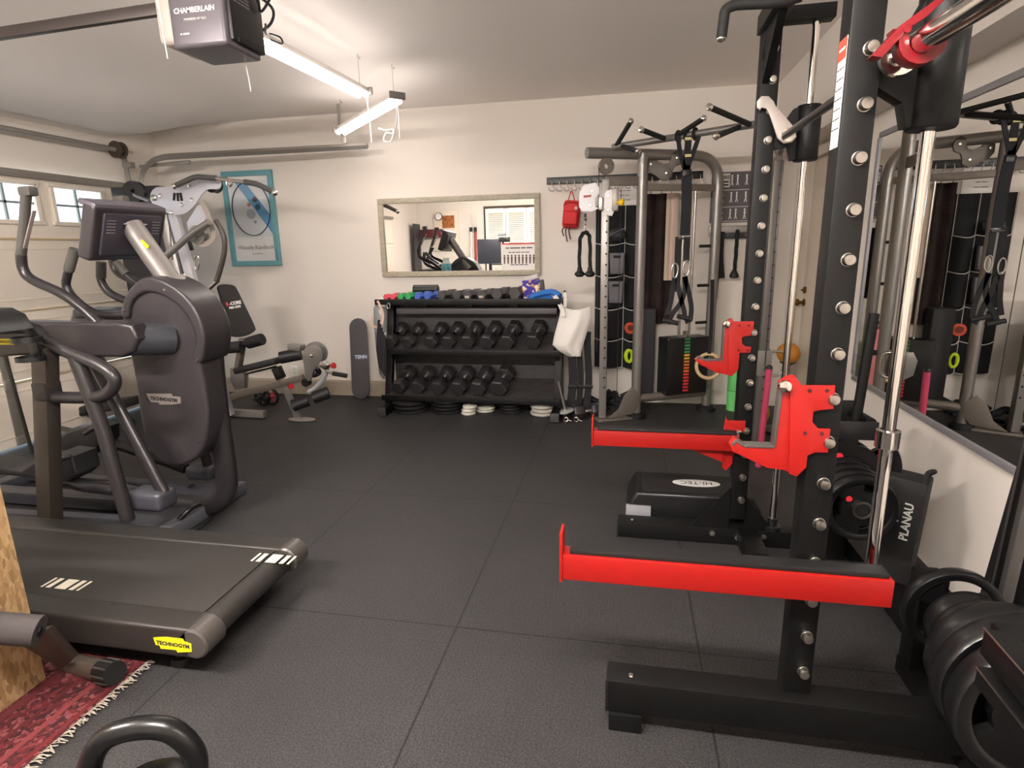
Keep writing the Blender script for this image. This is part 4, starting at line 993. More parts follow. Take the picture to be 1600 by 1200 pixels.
for r_ in range(3):
    for k in range(4):
        if r_ == 2 and k == 0: continue
        xx = cx0 + .05 + k * .118; zz = cz0 + .07 + r_ * .14
        for dx in (0, .045):
            g = G(); q = V((xx + dx, YB - .0135, zz)); g.ball(q + V((0, 0, .038)), .008, (1, .15, 1))
            g.bar(q + V((0, 0, .03)), q + V((.003 * (k - 1), 0, -.005)), .003, .012, .0005, up=(1, 0, 0)); g.bar(q + V((0, 0, -.003)), q + V((.01, 0, -.042)), .003, .006, .0005, up=(1, 0, 0)); g.bar(q + V((0, 0, -.003)), q + V((-.009, 0, -.042)), .003, .006, .0005, up=(1, 0, 0)); g.bar(q + V((0, 0, .024)), q + V((.016 - .012 * k, 0, .005 + .01 * r_)), .003, .005, .0005, up=(1, 0, 0))
            build('pose_figure', g, inkw_m, t)
t = thing('accessory_rail', 'silver accessory rail under the exercise board', 'hook rail', (.95, YB - .02, 1.58))
build('rail', G().box((.95, YB - .03, 1.575), (.50, .03, .085), bev=.006), silver_m, t)
build('hook_strip', G().box((.93, YB - .05, 1.535), (.20, .012, .05), bev=.003), mat('dark hook strip', '#3a3839', .5, .4), t)
for x in (.76, .85, 1.0, 1.1): build('hook', G().tube([(x, YB - .055, 1.55), (x, YB - .09, 1.53), (x, YB - .10, 1.55)], .006, 8, smooth=4), steel_m, t)
q = AY(1121, 410, YB - .10)
t = thing('long_black_strap', 'long black fabric strap hanging from the accessory rail', 'strap', q)
strap('strap', [AY(1124, 362, 5.41), AY(1122, 400, 5.41), AY(1124, 435, 5.41)], .085, fabric_m, t, .02); strap('strap_tail', [AY(1121, 420, 5.40), AY(1117, 440, 5.40), AY(1115, 467, 5.40)], .06, fabric_m, t, .012)
q = AY(1148, 400, YB - .10)
t = thing('hanging_rope', 'single black rope with a rubber knob hanging from the accessory rail', 'cable rope', q)
build('rope', twist([AY(1152, 360, 5.41), AY(1150, 395, 5.41), AY(1147, 428, 5.41)], .018, 18), rope_m, t); build('rope_end', G().lathe([(.02, .04), (.03, .02), (.04, 0), (.036, -.02), (0, -.03)], AY(1147, 430, 5.41), (0, 0, 1), 20), rubber_m, t)
q = AY(960, 310, 5.44)
t = thing('paper_notice', 'white paper notice pinned under the coat rail behind the cable tower', 'notice', q)
a0, a1 = P7(952, 285, YB - .006), P7(1000, 322, YB - .006)
flat('sheet', a0.x, a1.x, a1.z, a0.z, YB - .004, paper_m, t)
for k in range(4): fine_print('lettering', ((5, 7), (4, 2, 5), (5, 4), (7, 5))[k], .014, ((a0.x + a1.x) / 2, YB - .007, a0.z - .035 - .04 * k), (1, 0, 0), (0, 0, 1), mat('faint grey ink', '#8a8684', .8), t, th=.0004)

# ------------------------------------------------------------------ small gear round the far upright
t = thing('foam_roller', 'light green foam roller standing upright behind the red hook', 'foam roller', (.70, 4.6, 0))
q = floor_q = AZ(1146, 640, 0.0); q.z = 0
rr = .065; zt = AY(1140, 514, q.y).z
build('tube', G().lathe([(rr * .55, 0), (rr, 0), (rr, zt), (rr * .55, zt), (rr * .5, zt * .9)], q, (0, 0, 1)), mat('light green foam', '#6fcf74', .7), t)
for f in (.25, .5, .75): build('groove', G().lathe([(rr + .001, -.004), (rr + .002, 0), (rr + .001, .004)], q + V((0, 0, zt * f)), (0, 0, 1)), mat('green groove', '#4aa552', .7), t)
t['label'] = 'light green foam roller standing upright behind the red hook'
q = AY(1107, 572, 4.9); t = thing('gymnastic_ring', 'pale wooden gymnastic ring hanging beside the red hook', 'gymnastic ring', q)
build('ring', G().tube([q + V((.095 * math.cos(a), .01 * math.sin(a), .10 * math.sin(a))) for a in [i * math.pi / 20 for i in range(40)]], .0145, 12, True), tan_m, t)
strap('strap', [q + V((0, 0, .1)), q + V((.005, .02, .35)), q + V((.0, .05, .70))], .03, fabric_m, t, .004)
q = AZ(1178, 665, 0); q.z = 0
t = thing('yellow_kettlebell', 'mustard yellow kettlebell on the floor behind the far upright', 'kettlebell', q)
yk = mat('mustard vinyl', '#c9a52c', .5)
build('bell', G().ball(q + V((0, 0, .115)), .115, (1, 1, 1)), yk, t)
build('handle', G().tube([q + V((-.06, 0, .18)), q + V((-.07, 0, .26)), q + V((-.04, 0, .31)), q + V((.04, 0, .31)), q + V((.07, 0, .26)), q + V((.06, 0, .18))], .018, 12, smooth=5), mat('pale vinyl handle', '#d8d0b8', .5), t)
q = AX(1232, 552, 1.24); t = thing('orange_ball', 'orange medicine ball on a wall shelf behind the rack', 'ball', q)
build('ball', G().ball(q, .085), mat('orange rubber', '#c8822c', .5), t); build('seam', G().tube([q + V((.0855 * math.cos(a), .0855 * math.sin(a) * .6, .0855 * math.sin(a) * .8)) for a in [i * math.pi / 20 for i in range(40)]], .002, 6, True), mat('ball seam', '#8a8a30', .6), t)
st = thing('ball_stand', 'dark ball stand against the side wall', 'stand', (q.x, q.y, 0))
build('cup', G().lathe([(.03, 0), (.06, .02), (.055, .025)], V((q.x, q.y, q.z - .092)), (0, 0, 1)), blacks_m, st); build('post', G().tube([(q.x, q.y, .02), (q.x, q.y, q.z - .09)], .02, 12), blacks_m, st); build('base', G().lathe([(.14, 0), (.14, .02), (0, .03)], (q.x, q.y, 0), (0, 0, 1)), blacks_m, st)
a, b_ = AY(1202, 575, 3.9), AY(1188, 700, 3.9); d_ = (b_ - a).normalized(); b_ = a + d_ * (a.z / -d_.z) * .995
t = thing('pink_body_bar', 'pink weighted body bar leaning behind the guide rod', 'body bar', V((b_.x, b_.y, 0)))
build('bar', G().tube([a, b_], .02, 14), mat('pink foam', '#b83a5c', .6), t); build('tip', G().ball(a, .021), rubber_m, t)
q = AY(1180, 512, 4.6); zz = q.z
t = thing('pink_roller', 'pink rolled towel standing behind the red hook', 'towel', V((q.x, q.y, 0)))
build('roll', G().lathe([(.0, .0), (.06, 0), (.062, .3), (.06, zz), (.03, zz + .01), (0, zz)], V((q.x, q.y, 0)), (0, 0, 1)), mat('pink towel', '#d98a8c', .9, bump=.3), t); build('band', G().lathe([(.064, -.02), (.066, 0), (.064, .02)], V((q.x, q.y, zz * .8)), (0, 0, 1)), fabric_m, t)

# ================================================================== DUMBBELL RACK
DX0, DX1 = -2.20, -.545
t = thing('dumbbell_rack', 'black three-tier dumbbell rack under the wall mirror', 'dumbbell rack', (-1.37, 5.0, 0))
zt = 1.03
for x in (DX0 + .03, DX1 - .03):
    p = build('post', G().bar((x, 4.96, .05), (x, 5.20, zt - .02), .065, .06, .005, up=(0, 1, 0)), black_m, t)
    build('foot', G().box((x + (.02 if x < -1 else .0), 5.0, .045), (.075, .52, .075), bev=.005), black_m, t)
    build('foot_cap', G().box((x + (.02 if x < -1 else .0), 4.738, .045), (.078, .008, .078), bev=.002), mat('grey cap', '#3d3c3e', .5), t)
build('shelf', G().box(((DX0 + DX1) / 2, 5.10, zt - .015), (DX1 - DX0, .38, .03), bev=.004), black_m, t)
build('shelf_lip', G().box(((DX0 + DX1) / 2, 4.90, zt - .01), (DX1 - DX0 + .02, .02, .05), bev=.004), black_m, t)
zg = AY(735, 486, 5.05).z
build('strip', G().box(((DX0 + DX1) / 2 + .04, 5.06, zg), (DX1 - DX0 - .17, .012, .055), bev=.003), mat('grey shelf edge', '#5a585b', .35, .3), t)
for x in (-1.83, -1.40, -.98): build('tab', G().box((x, 5.09, zg + .06), (.075, .012, .09), bev=.003), mat('tab dark grey', '#3b3a3c', .45, .2), t)
build('back_board', G().box(((DX0 + DX1) / 2, 5.24, .55), (DX1 - DX0 - .01, .02, .88)), dwood_m, t)
def tray(z0, y0, z1, y1, m):
    g = G(); g.plate([(DX0 + .06, y0, z0), (DX0 + .06, y1, z1), (DX0 + .06, y1, z1 - .02), (DX0 + .06, y0, z0 - .02)], (DX1 - DX0 - .12, 0, 0)); return g
ZM, ZL = AY(730, 550, 4.88).z, AY(730, 624, 4.88).z
for zz in (ZM, ZL):
    s = build('shelf', tray(zz, 4.88, zz + .13, 5.22, 0), dwood_m, t)
    build('shelf_lip', G().box(((DX0 + DX1) / 2, 4.875, zz - .005), (DX1 - DX0, .02, .05), bev=.004), black_m, s)
# hexagonal dumbbells
def hex_dumbbell(label, a, b_, r, hl, m, group, hm=None, cat='dumbbell'):
    """a, b_: outer end centres (front, back)"""
    a, b_ = V(a), V(b_); d = (b_ - a).normalized(); L_ = (b_ - a).length
    t = thing('dumbbell', label, cat, (a + b_) / 2, group)
    build('handle', G().tube([a + d * hl * .8, a + d * L_ * .4, a + d * L_ * .5, a + d * L_ * .6, b_ - d * hl * .8], [r * .28] * 5, 14), hm or chrome_m, t)
    for s, dd in ((a, d), (b_, -d)):
        build('head', G().lathe([(0, 0), (r * .88, 0), (r, hl * .10), (r, hl * .90), (r * .88, hl), (r * .3, hl * 1.02)], s, dd, 6), m, t)
    return t
hexm = mat('black rubber hex head', '#2d2b2c', .36, bump=.05, scale=200)
tilt = (.13 / .34)
front_mid = [609, 636, 672, 699, 729, 760, 791, 831]
back_mid = [622, 647, 684, 710, 740, 772, 803, 840]
r_mid = [.060, .060, .062, .064, .068, .070, .072, .075]
nmm = 'skateboard'
for k, (f, bk, r) in enumerate(zip(front_mid, back_mid, r_mid)):
    a = AY(f, 540, 4.90); zz = ZM + .006 + r * .9
    a.z = zz + (.02) * tilt; bq = V((a.x + .035, 4.90 + .30, a.z + .30 * tilt))
    hex_dumbbell('%s black hex dumbbell on the middle shelf, counting from the skateboard end' % ORD[k], a, bq, r, .095, hexm, 'hex dumbbells on the middle shelf')
front_low = [621, 651, 682, 714, 745, 777]
r_low = [.070, .072, .074, .076, .078, .086]
for k, (f, r) in enumerate(zip(front_low, r_low)):
    a = AY(f, 605, 4.90); a.z = ZL + .006 + r * .9 + .02 * tilt; bq = V((a.x + .035, 4.90 + .30, a.z + .30 * tilt))
    hex_dumbbell('%s black hex dumbbell on the bottom shelf, counting from the skateboard end' % ORD[k], a, bq, r, .105, hexm, 'hex dumbbells on the bottom shelf')
top_spec = [(602, 4.96, .030, '#e0566a', 'pink neoprene dumbbell at the outer end of the rack top'), (613, 4.97, .030, '#e0566a', 'pink neoprene dumbbell next to the green ones on the rack top'), (625, 4.96, .034, '#37a05a', 'green neoprene dumbbell beside the pink pair'), (637, 4.965, .034, '#37a05a', 'green neoprene dumbbell beside the blue pair'), (652, 4.96, .038, '#4560b4', 'blue neoprene dumbbell beside the green pair'), (667, 4.97, .038, '#4560b4', 'blue neoprene dumbbell beside the black hex dumbbells')]
for px, y, r, c_, lb in top_spec:
    a = AY(px, 462, y); a.z = zt + .002 + r * .87; 
    hex_dumbbell(lb, a, a + V((.05, .21, 0)), r, .07, mat('neoprene ' + c_, c_, .6), 'coloured dumbbells on the rack top', mat('neoprene ' + c_, c_, .6))
for k, (px, r) in enumerate(((689, .046), (713, .046), (730, .048), (752, .050), (776, .056), (804, .060))):
    a = AY(px, 460, 4.96); a.z = zt + .002 + r * .87
    t2 = hex_dumbbell('%s black hex dumbbell along the rack top, counting from the blue pair' % ORD[k], a, a + V((.05, .25, 0)), r, .085, mat('grey rubber hex head', '#454244', .38), 'hex dumbbells on the rack top')
    if k in (2, 3): build('weight_sticker', G().box(a + V((0, -.002, -r * .35)), (r * .9, .002, r * .4)), mat('sticker silver', '#b8b0a4', .4), t2)
# things lying on the rack top
q = AY(666, 451, 5.20); q.z = zt + .018
t = thing('portable_speaker', 'small black cylinder speaker behind the blue dumbbells on the rack top', 'speaker', q)
build('body', G().tube([q + V((-.12, 0, .06)), q + V((.10, 0, .06))], .045, 20), blacks_m, t); build('stand', G().box(q + V((0, 0, .008)), (.12, .07, .035), bev=.006), blacks_m, t); build('end_cap', G().lathe([(.046, 0), (.046, .012), (.03, .02), (0, .02)], q + V((.10, 0, .06)), (1, 0, 0)), mat('grey cap', '#3d3c3e', .5), t)
q = AY(831, 448, 5.05); q.z = zt + .085
t = thing('flowered_pouch', 'purple pouch with orange flowers standing at the end of the rack top', 'pouch', q)
build('pouch', G().box(q, (.16, .08, .165), Matrix.Rotation(-.12, 3, 'Y'), .02, 3), quilt_m, t); build('cuff', G().box(q + V((-.0, 0, .10)), (.12, .06, .04), Matrix.Rotation(-.25, 3, 'Y'), .012, 3), mat('grey white cuff', '#c9c5c3', .8), t)
build('side_panel', G().box(q + V((.095, .01, .0)), (.03, .075, .16), Matrix.Rotation(-.12, 3, 'Y'), .01), mat('pouch dark side', '#4c4950', .7), t)
q = AY(848, 460, 4.97); q.z = zt + .03
t = thing('blue_towel', 'crumpled blue towel beside the purple pouch', 'towel', q)
bt = mat('blue terry cloth', '#2f6bb5', .95, bump=.4, scale=200)
g = G(); g.cloth(lambda u, v: q + V(((u - .5) * .30, (v - .5) * .16, .045 * math.sin(math.pi * u) * (.6 + .4 * math.sin(9 * u + 5 * v)) * math.sin(math.pi * v) - .02)), 24, 12, .012); build('cloth', g, bt, t)
g = G(); g.tube([q + V((-.1, -.03, .0)), q + V((0, -.05, .03)), q + V((.09, -.02, .035)), q + V((.15, -.05, 0))], [.02, .03], 10, smooth=4); build('fold', g, bt, t)
# bag on the rack's end
bq = AY(893, 505, 4.93)
t = thing('white_tote_bag', 'white cotton tote bag hanging from the end of the dumbbell rack', 'bag', bq)
PB = lambda a, b_, y: AY(530 + a / 4, 420 + b_ / 4, y)
rowsL = [(235, 1388, 1566), (300, 1378, 1568), (360, 1362, 1556), (420, 1346, 1540), (475, 1336, 1522), (515, 1376, 1512), (547, 1440, 1508)]
def bag_pt(u, v):
    k = min(int(v * 6), 5); f = v * 6 - k; a_, b2 = rowsL[k], rowsL[k + 1]
    yy = a_[0] + (b2[0] - a_[0]) * f; l = a_[1] + (b2[1] - a_[1]) * f; r_ = a_[2] + (b2[2] - a_[2]) * f
    top = 22 * math.sin(math.pi * u) * (1 - v) ** 2
    return l + (r_ - l) * u, yy + top
def bag_fn(sd):
    return lambda u, v: PB(*bag_pt(u, v), 4.95 + sd * ((.05 + .03 * v) * math.sin(math.pi * u) ** .7 * (.35 + .65 * math.sin(math.pi * min(1, v * .9 + .08))) + .010 * math.sin(11 * u + 4 * v) * math.sin(math.pi * u)))
build('body', G().cloth(bag_fn(-1), 26, 24, .004), offw_m, t); build('back_side', G().cloth(bag_fn(.35), 16, 14, .004), offw_m, t)
strap('strap', [PB(1345, 170, 4.90), PB(1365, 195, 4.90), PB(1395, 260, 4.91), PB(1400, 300, 4.90)], .035, offw_m, t, .008); strap('strap', [PB(1408, 150, 5.0), PB(1412, 185, 4.97), PB(1410, 240, 4.94)], .028, offw_m, t, .008)
build('rack_hook', G().tube([PB(1400, 160, 5.0), PB(1408, 138, 5.0), PB(1418, 150, 5.0)], .006, 8, smooth=4), blacks_m, t)
for k, (px0, px1, w, y) in enumerate(((893, 890, .07, 4.97), (905, 903, .05, 4.99), (918, 915, .06, 5.0))):
    p0, p1 = AY(px0, 545, y), AY(px1, 640, y); p1.z = .03
    t = thing('dangling_strap', ['wide black strap hanging under the white tote, nearest the rack', 'narrow black strap in the middle under the white tote', 'black strap under the tote, nearest the cable tower'][k], 'strap', p0, 'black straps under the tote')
    strap('strap', [p0 + V((0, 0, .15)), p0, (p0 + p1) / 2 + V((.02, 0, 0)), p1], w, fabric_m, t, .012)
    build('buckle', G().box((p0 + p1) / 2 + V((.02, -.008, -.05)), (w * 1.2, .015, .03), bev=.004), blacks_m, t)
# loading bars and loose iron on the floor
q = AZ(884, 655, 0.0)
t = thing('adjustable_dumbbell', 'chrome dumbbell bar standing in a silver plate beside the rack', 'dumbbell', q)
top = AY(872, 596, q.y); tilt_d = (top - (q + V((0, 0, .03)))).normalized()
build('bar', G().tube([q + V((0, 0, .05)) - tilt_d * .03, top], .012, 14), steel_m, t); build('sleeve', G().tube([q + V((0, 0, .05)), q + V((0, 0, .05)) + (top - q) * .45], .0175, 14), steel_m, t)
build('disc', G().lathe([(0, -.012), (.07, -.012), (.078, -.006), (.078, .006), (.07, .012), (0, .012)], q + V((0, 0, .075)), tilt_d), mat('silver grey plate', '#a9a8a4', .45, .4), t)
build('star_nut', G().lathe([(.03, 0), (.034, .01), (.02, .022), (0, .022)], q + V((0, 0, .02)), tilt_d, 6), steel_m, t)
a, b_ = AY(904, 573, 5.0), AY(891, 648, 5.0)
t = thing('dumbbell_bar', 'bare steel dumbbell bar leaning under the white tote', 'dumbbell bar', b_); build('bar', G().tube([a, b_], .013, 14), steel_m, t); build('collar', G().lathe([(.014, 0), (.022, .003), (.022, .014), (.014, .016)], a + (b_ - a) * .6, (b_ - a).normalized()), steel_m, t)
q = AZ(915, 655, 0); a = q + V((-.11, -.02, .062))
hex_dumbbell('black hex dumbbell lying on the floor beside the silver plate', a, a + V((.24, .13, .0)), .066, .10, hexm, 'loose iron on the floor')
for k, (px, py) in enumerate(((884, 660), (900, 660))):
    q = AZ(px, py, 0) + V((0, 0, .024)); t = thing('spring_collar', ['steel spring collar on the floor next to the silver plate', 'steel spring collar on the floor next to the hex dumbbell'][k], 'barbell collar', q, 'spring collars on the floor')
    build('coil', G().tube([q + V((.02 * math.cos(a), .004 * a - .02, .02 * math.sin(a))) for a in [i * .5 for i in range(24)]], .0032, 6), chrome_m, t); build('grip', G().tube([q + V((.02, .0, 0)), q + V((.05, .0, -.012))], .005, 8), chrome_m, t)
blackgear = mat('dull black rubber gear', '#131314', .7)
for k, (px, py, sx_, sy_, sz_, rz_, lb) in enumerate(((930, 640, .26, .12, .10, .5, 'black ankle cuff strap heaped behind the hex dumbbell'), (962, 632, .20, .12, .09, -.4, 'black cable handle lying between the tower posts'), (952, 620, .30, .10, .14, .9, 'black sling bundle lying behind the tower column'))):
    q = AZ(px, py, 0); t = thing('gear_bundle', lb, 'cable attachment', q, 'black gear by the cable tower')
    g = G(); r = Matrix.Rotation(rz_, 3, 'Z'); g.tube([q + r @ V((-sx_ / 2, 0, .03)), q + r @ V((-sx_ * .2, sy_ * .5, sz_)), q + r @ V((sx_ * .1, -sy_ * .2, sz_ * .7)), q + r @ V((sx_ * .5, sy_ * .2, .04))], .03, 10, smooth=6); build('roll', g, blackgear, t)
    g = G(); g.tube([q + r @ V((-sx_ * .4, -sy_ * .5, .016)), q + r @ V((0, -sy_ * .6, .03)), q + r @ V((sx_ * .5, -sy_ * .3, .016))], .016, 8, smooth=5, flat=.5); build('strap', g, fabric_m, t)
    g = G(); g.tube([q + r @ V((.05, .0, sz_)), q + r @ V((.16, .03, sz_ + .06))], .018, 12); build('handle', g, foam_m, t)
# plates stacked flat under the rack
def flat_plate(c, r, th, m, label, group):
    t = thing('weight_plate', label, 'weight plate', c, group)
    build('disc', G().lathe([(.015, 0), (r * .55, 0), (r * .62, .003), (r * .9, .0), (r, th * .25), (r, th * .75), (r * .9, th), (r * .62, th - .003), (r * .55, th), (.015, th)], c, (0, 0, 1), 40), m, t)
    build('hub', G().lathe([(.016, th), (.04, th), (.04, th + .003), (.016, th + .003)], c, (0, 0, 1), 24), m, t); return t
blk = mat('black plate iron', '#1c1b1c', .45); gry = mat('grey enamel plate', '#b4b0a6', .5); wht = mat('off white plate', '#d3cfc2', .5)
pos = ['bottom', 'second', 'third', 'fourth', 'top']
for nm, px, py, r, n, m, th in (('wide black stack below the skateboard end of the rack', 642, 641, .165, 3, blk, .034), ('black stack beside the small white plates', 700, 641, .155, 4, blk, .028), ('tiny white stack', 733, 647, .066, 3, wht, .026), ('low white stack right behind the tiny one', 759, 642, .088, 2, wht, .024), ('small black stack beside the grey one', 799, 643, .098, 4, blk, .026), ('grey stack near the rack foot', 848, 647, .112, 4, gry, .03)):
    q = AZ(px, py, .0); q.z = 0
    for k in range(n):
        flat_plate(q + V((.008 * math.sin(k * 2 + px), .006 * math.cos(k * 3), k * (th + .004))), r * (1 - .04 * (k % 2)), th, m, '%s plate of the %s' % ('top' if k == n - 1 else pos[k], nm), 'plates under the dumbbell rack')
# skateboard deck against the wall
q = AZ(566, 622, 0); yk_ = 5.33
a = AY(558, 500, 5.43); bx_ = AY(566, 622, 5.33)
t = thing('skateboard_deck', 'dark grey skateboard deck leaning upright by the dumbbell rack', 'skateboard deck', (bx_.x, 5.35, 0))
top = V((a.x, 5.44, AY(558, 497, 5.44).z)); bot = V((bx_.x, 5.30, .005)); d_ = (top - bot).normalized(); L_ = (top - bot).length; s_ = V((1, 0, 0)); s_ = (s_ - d_ * s_.dot(d_)).normalized(); hw = .095
outline = []
for k in range(9): an = math.pi * k / 8; outline.append(bot + d_ * (L_ - hw + hw * math.sin(an)) + s_ * hw * math.cos(an))
for k in range(9): an = math.pi + math.pi * k / 8; outline.append(bot + d_ * (hw + hw * math.sin(an)) + s_ * hw * math.cos(an))
nn = s_.cross(d_); nn = nn if nn.y < 0 else -nn
build('deck', G().plate(outline, -nn * .014, .004), mat('grip grey', '#4a484a', .75, bump=.15, scale=300), t)
text('lettering', 'TENN', .05, bot + d_ * L_ * .52 + nn * .002 + s_ * .02, s_, d_, mat('lettering blue white', '#c8d4ea', .6), t, bold=.0015)
# clear bag of rolled things and a strap loop at the rack's end
q = AY(580, 540, 5.2); 
t = thing('clear_bag', 'clear plastic bag with white roll hung at the skateboard end of the rack', 'bag', q)
cl_ = mat('clear plastic film', '#d8dadc', .2, trans=.75)
xx = DX0 - .07
build('film', G().lathe([(.03, 0), (.06, .05), (.075, .3), (.08, .55), (.07, .68), (.05, .72)], (xx, 5.16, .26), (0, 0, 1), 20), cl_, t)
build('roll', G().lathe([(0, 0), (.05, 0), (.055, .1), (.05, .3), (.02, .32), (0, .32)], (xx, 5.16, .72), (.05, 0, 1), 20), mat('white film roll', '#dddad6', .6), t)
build('grey_roll', G().lathe([(0, 0), (.045, 0), (.05, .2), (.04, .36), (0, .36)], (xx, 5.16, .31), (0, 0, 1), 20), mat('grey film roll', '#77767a', .6), t)
q = AY(590, 492, 4.9)
t = thing('strap_loop', 'pale pink strap loop hanging from the end of the rack top', 'strap', q); strap('loop', [AY(590, 470, 4.885), AY(598, 488, 4.88), AY(597, 505, 4.88), AY(589, 511, 4.88), AY(580, 506, 4.88), AY(581, 495, 4.88)], .02, mat('pale pink webbing', '#d8b4a4', .8), t, .004); build('carabiner', G().tube([AY(607, 478, 4.88) + V((.014 * math.cos(a), 0, .026 * math.sin(a))) for a in [i * math.pi / 8 for i in range(16)]], .004, 8, True), steel_m, t)
q = AY(594, 560, 4.88)
t = thing('jump_rope', 'bundled dark rope and straps hanging on the rack end post', 'rope', q)
for k in range(5): build('coil', G().tube([AY(592 + k * 2, 500 + 6 * k, 4.88 - .006 * k), AY(590 + k * 3, 545, 4.86 - .006 * k), AY(594 + k * 2, 575 + 3 * k, 4.87 - .006 * k)], .012, 8, smooth=5), mat('coil black %d' % (k % 2), ['#17161a', '#232126'][k % 2], .8), t)
# things along the back wall near the leg extension
for k, (px, py, c_, lb) in enumerate(((421, 598, '#c43a4a', 'red spoked ab wheel on the floor behind the leg extension'), (408, 602, '#1c1c20', 'black ab wheel on the floor beside the red one'))):
    q = AY(px, py, 5.0 - .02 * k); r = .082; q.z = r + .004
    t = thing('ab_wheel', lb, 'ab wheel', q, 'ab wheels by the back wall')
    build('tyre', G().tube([q + V((r * .93 * math.cos(a), 0, r * .93 * math.sin(a))) for a in [i * math.pi / 16 for i in range(32)]], .013, 8, True), rubber_m, t)
    g = G(); 
    for s in range(6):
        an = s * math.pi / 3; g.bar(q, q + V((r * .86 * math.cos(an), 0, r * .86 * math.sin(an))), .014, .016, .003, up=(0, 1, 0))
    g.lathe([(.0, -.03), (.02, -.03), (.02, .03), (0, .03)], q, (0, 1, 0)); build('spokes', g, mat('wheel ' + c_, c_, .5), t)
    build('grip', G().tube([q + V((0, -.03, 0)), q + V((0, -.13, 0))], .015, 12), foam_m, t)

# ================================================================== ELLIPTICAL TRAINER
YC = 2.665
t = el = thing('elliptical_trainer', 'charcoal elliptical cross trainer with a large rounded drive housing', 'elliptical', (-2.5, YC, 0))
def E(px, py, y): return AY(px, py, y)
yn, yf = 2.55, 2.715
prof = [(190, 500), (196, 468), (208, 450), (228, 440), (257, 447), (285, 466), (304, 495), (314, 528), (313, 567), (322, 620), (325, 660), (318, 700), (300, 721), (274, 729), (250, 722), (232, 700), (220, 660), (211, 600), (204, 560), (196, 530)]
P_ = spline([E(a, b_, yn) for a, b_ in prof], 3, True)
build('drive_housing', G().plate(P_, (0, yf - yn, 0), .022, 4), ehouse_m, el)
# raised hood round the top and front of the housing
hood = [(187, 492), (194, 463), (210, 442), (230, 432), (258, 440), (287, 460), (308, 490), (319, 526), (316, 562), (308, 567), (300, 556), (304, 528), (294, 500), (277, 478), (252, 462), (228, 457), (210, 466), (202, 480), (199, 497)]
hd = build('housing_hood', G().plate(spline([E(a, b_, yn - .022) for a, b_ in hood], 3, True), (0, yf - yn + .05, 0), .018, 4), ehouse_m, el)
for a, b_ in ((257, 453), (308, 563), (194, 485), (311, 690)): build('screw', G().lathe([(.006, 0), (.006, .004), (0, .005)], E(a, b_, yn - .022 if b_ < 600 else yn), (0, -1, 0), 12), steel_m, el)
# front mast and base
mp = [E(330, 540, 2.70), E(334, 590, 2.70), E(342, 660, 2.70), E(353, 735, 2.70), E(353, 762, 2.70), E(341, 782, 2.69), E(316, 791, 2.68), E(272, 788, 2.66)]
build('front_mast', G().tube(mp, .046, 18, smooth=5, flat=1.4), edark_m, el)
bx0, bx1 = E(276, 822, 2.45).x, E(388, 770, 2.97).x
build('front_base', G().box((-2.52, YC + .02, .035), (.42, .56, .07), bev=.012), egrey_m, el)
build('front_foot_bar', G().box((-2.345, YC + .02, .04), (.075, .66, .075), bev=.010), mat('base edge grey', '#5e5e66', .38, .2), el)
g = G(); pq = V((-2.33, 2.52, .06)); g.tube([pq + V((0, -.05, .02)), pq + V((.03, .0, .06)), pq + V((.02, .08, .05))], .016, 10, smooth=5); g.tube([pq + V((.05, -.10, -.045)), pq + V((.075, .0, -.048)), pq + V((.06, .12, -.045))], .006, 8, smooth=5)
build('power_lead', g, blacks_m, el)
build('spine', G().box((-3.28, YC, .055), (1.25, .10, .075), bev=.012), egrey_m, el)
build('rear_foot_bar', G().box((-3.92, YC, .04), (.10, .70, .075), bev=.012), egrey_m, el)
build('floor_rail', G().bar((-3.95, 2.38, .06), (-2.6, 2.44, .06), .06, .06, .01), egrey_m, el)
build('floor_rail', G().bar((-3.95, 2.95, .06), (-2.6, 2.89, .06), .06, .06, .01), egrey_m, el)
# stalk and console
s0, s1 = E(288, 470, 2.665), E(216, 368, 2.665)
build('console_stalk', G().tube([s0, s1, s1 + (s1 - s0).normalized() * .06], .052, 20, flat=1.1), estalk_m, el)
sc_ = build('stalk_collar', G().tube([s0 - (s1 - s0) * .12, s0 + (s1 - s0) * .30], [.085, .068], 24, flat=1.15), estalk_m, el)
q = s0 + (s1 - s0) * .83; build('stalk_badge', G().box(q + V((.035, -.045, .012)), (.05, .004, .018), Matrix.Rotation(.75, 3, 'Y')), yellow_m, el)
c00, c01, c10, c11 = E(150, 321, 2.44), E(140, 409, 2.44), E(263, 328, 2.90), E(241, 402, 2.90)
ex = (c10 - c00).normalized(); ez = ((c00 - c01)); ez = (ez - ex * ez.dot(ex)).normalized(); en = ex.cross(ez); en = en if en.x > 0 else -en
cc_ = (c00 + c01 + c10 + c11) / 4; wd = (c10 - c00).length; ht = (c00 - c01).length * 1.0
rc = rot_axes(ex, en, ez)
cs = build('console', G().box(cc_ - en * .03, (wd, .075, ht), rc, .02, 4), ehouse_m, el)
build('console_back_panel', G().box(cc_ + en * .012, (wd * .80, .02, ht * .76), rc, .008), mat('console back dark', '#37333b', .4), cs)
build('console_top_rim', G().box(cc_ - en * .045 + ez * (ht / 2 - .006), (wd * .99, .10, .03), rc, .012), mat('console rim', '#57525c', .35), cs)
build('label_recess', G().box(cc_ + en * .023 + ez * ht * .16, (wd * .32, .008, ht * .10), rc, .003), mat('recess dark', '#27252b', .4), cs)
build('recess_edge', G().box(cc_ + en * .028 + ez * ht * .22, (wd * .32, .004, .006), rc, .001), mat('pale edge', '#a8a4a8', .35), cs)
for s in (-1, 1):
    for k in range(5): build('vent_slot', G().box(cc_ + en * .0225 + ex * s * wd * .31 + ez * ht * (.26 - .055 * k), (wd * .11, .004, .004), rc), mat('vent pale', '#7d7984', .4), cs)
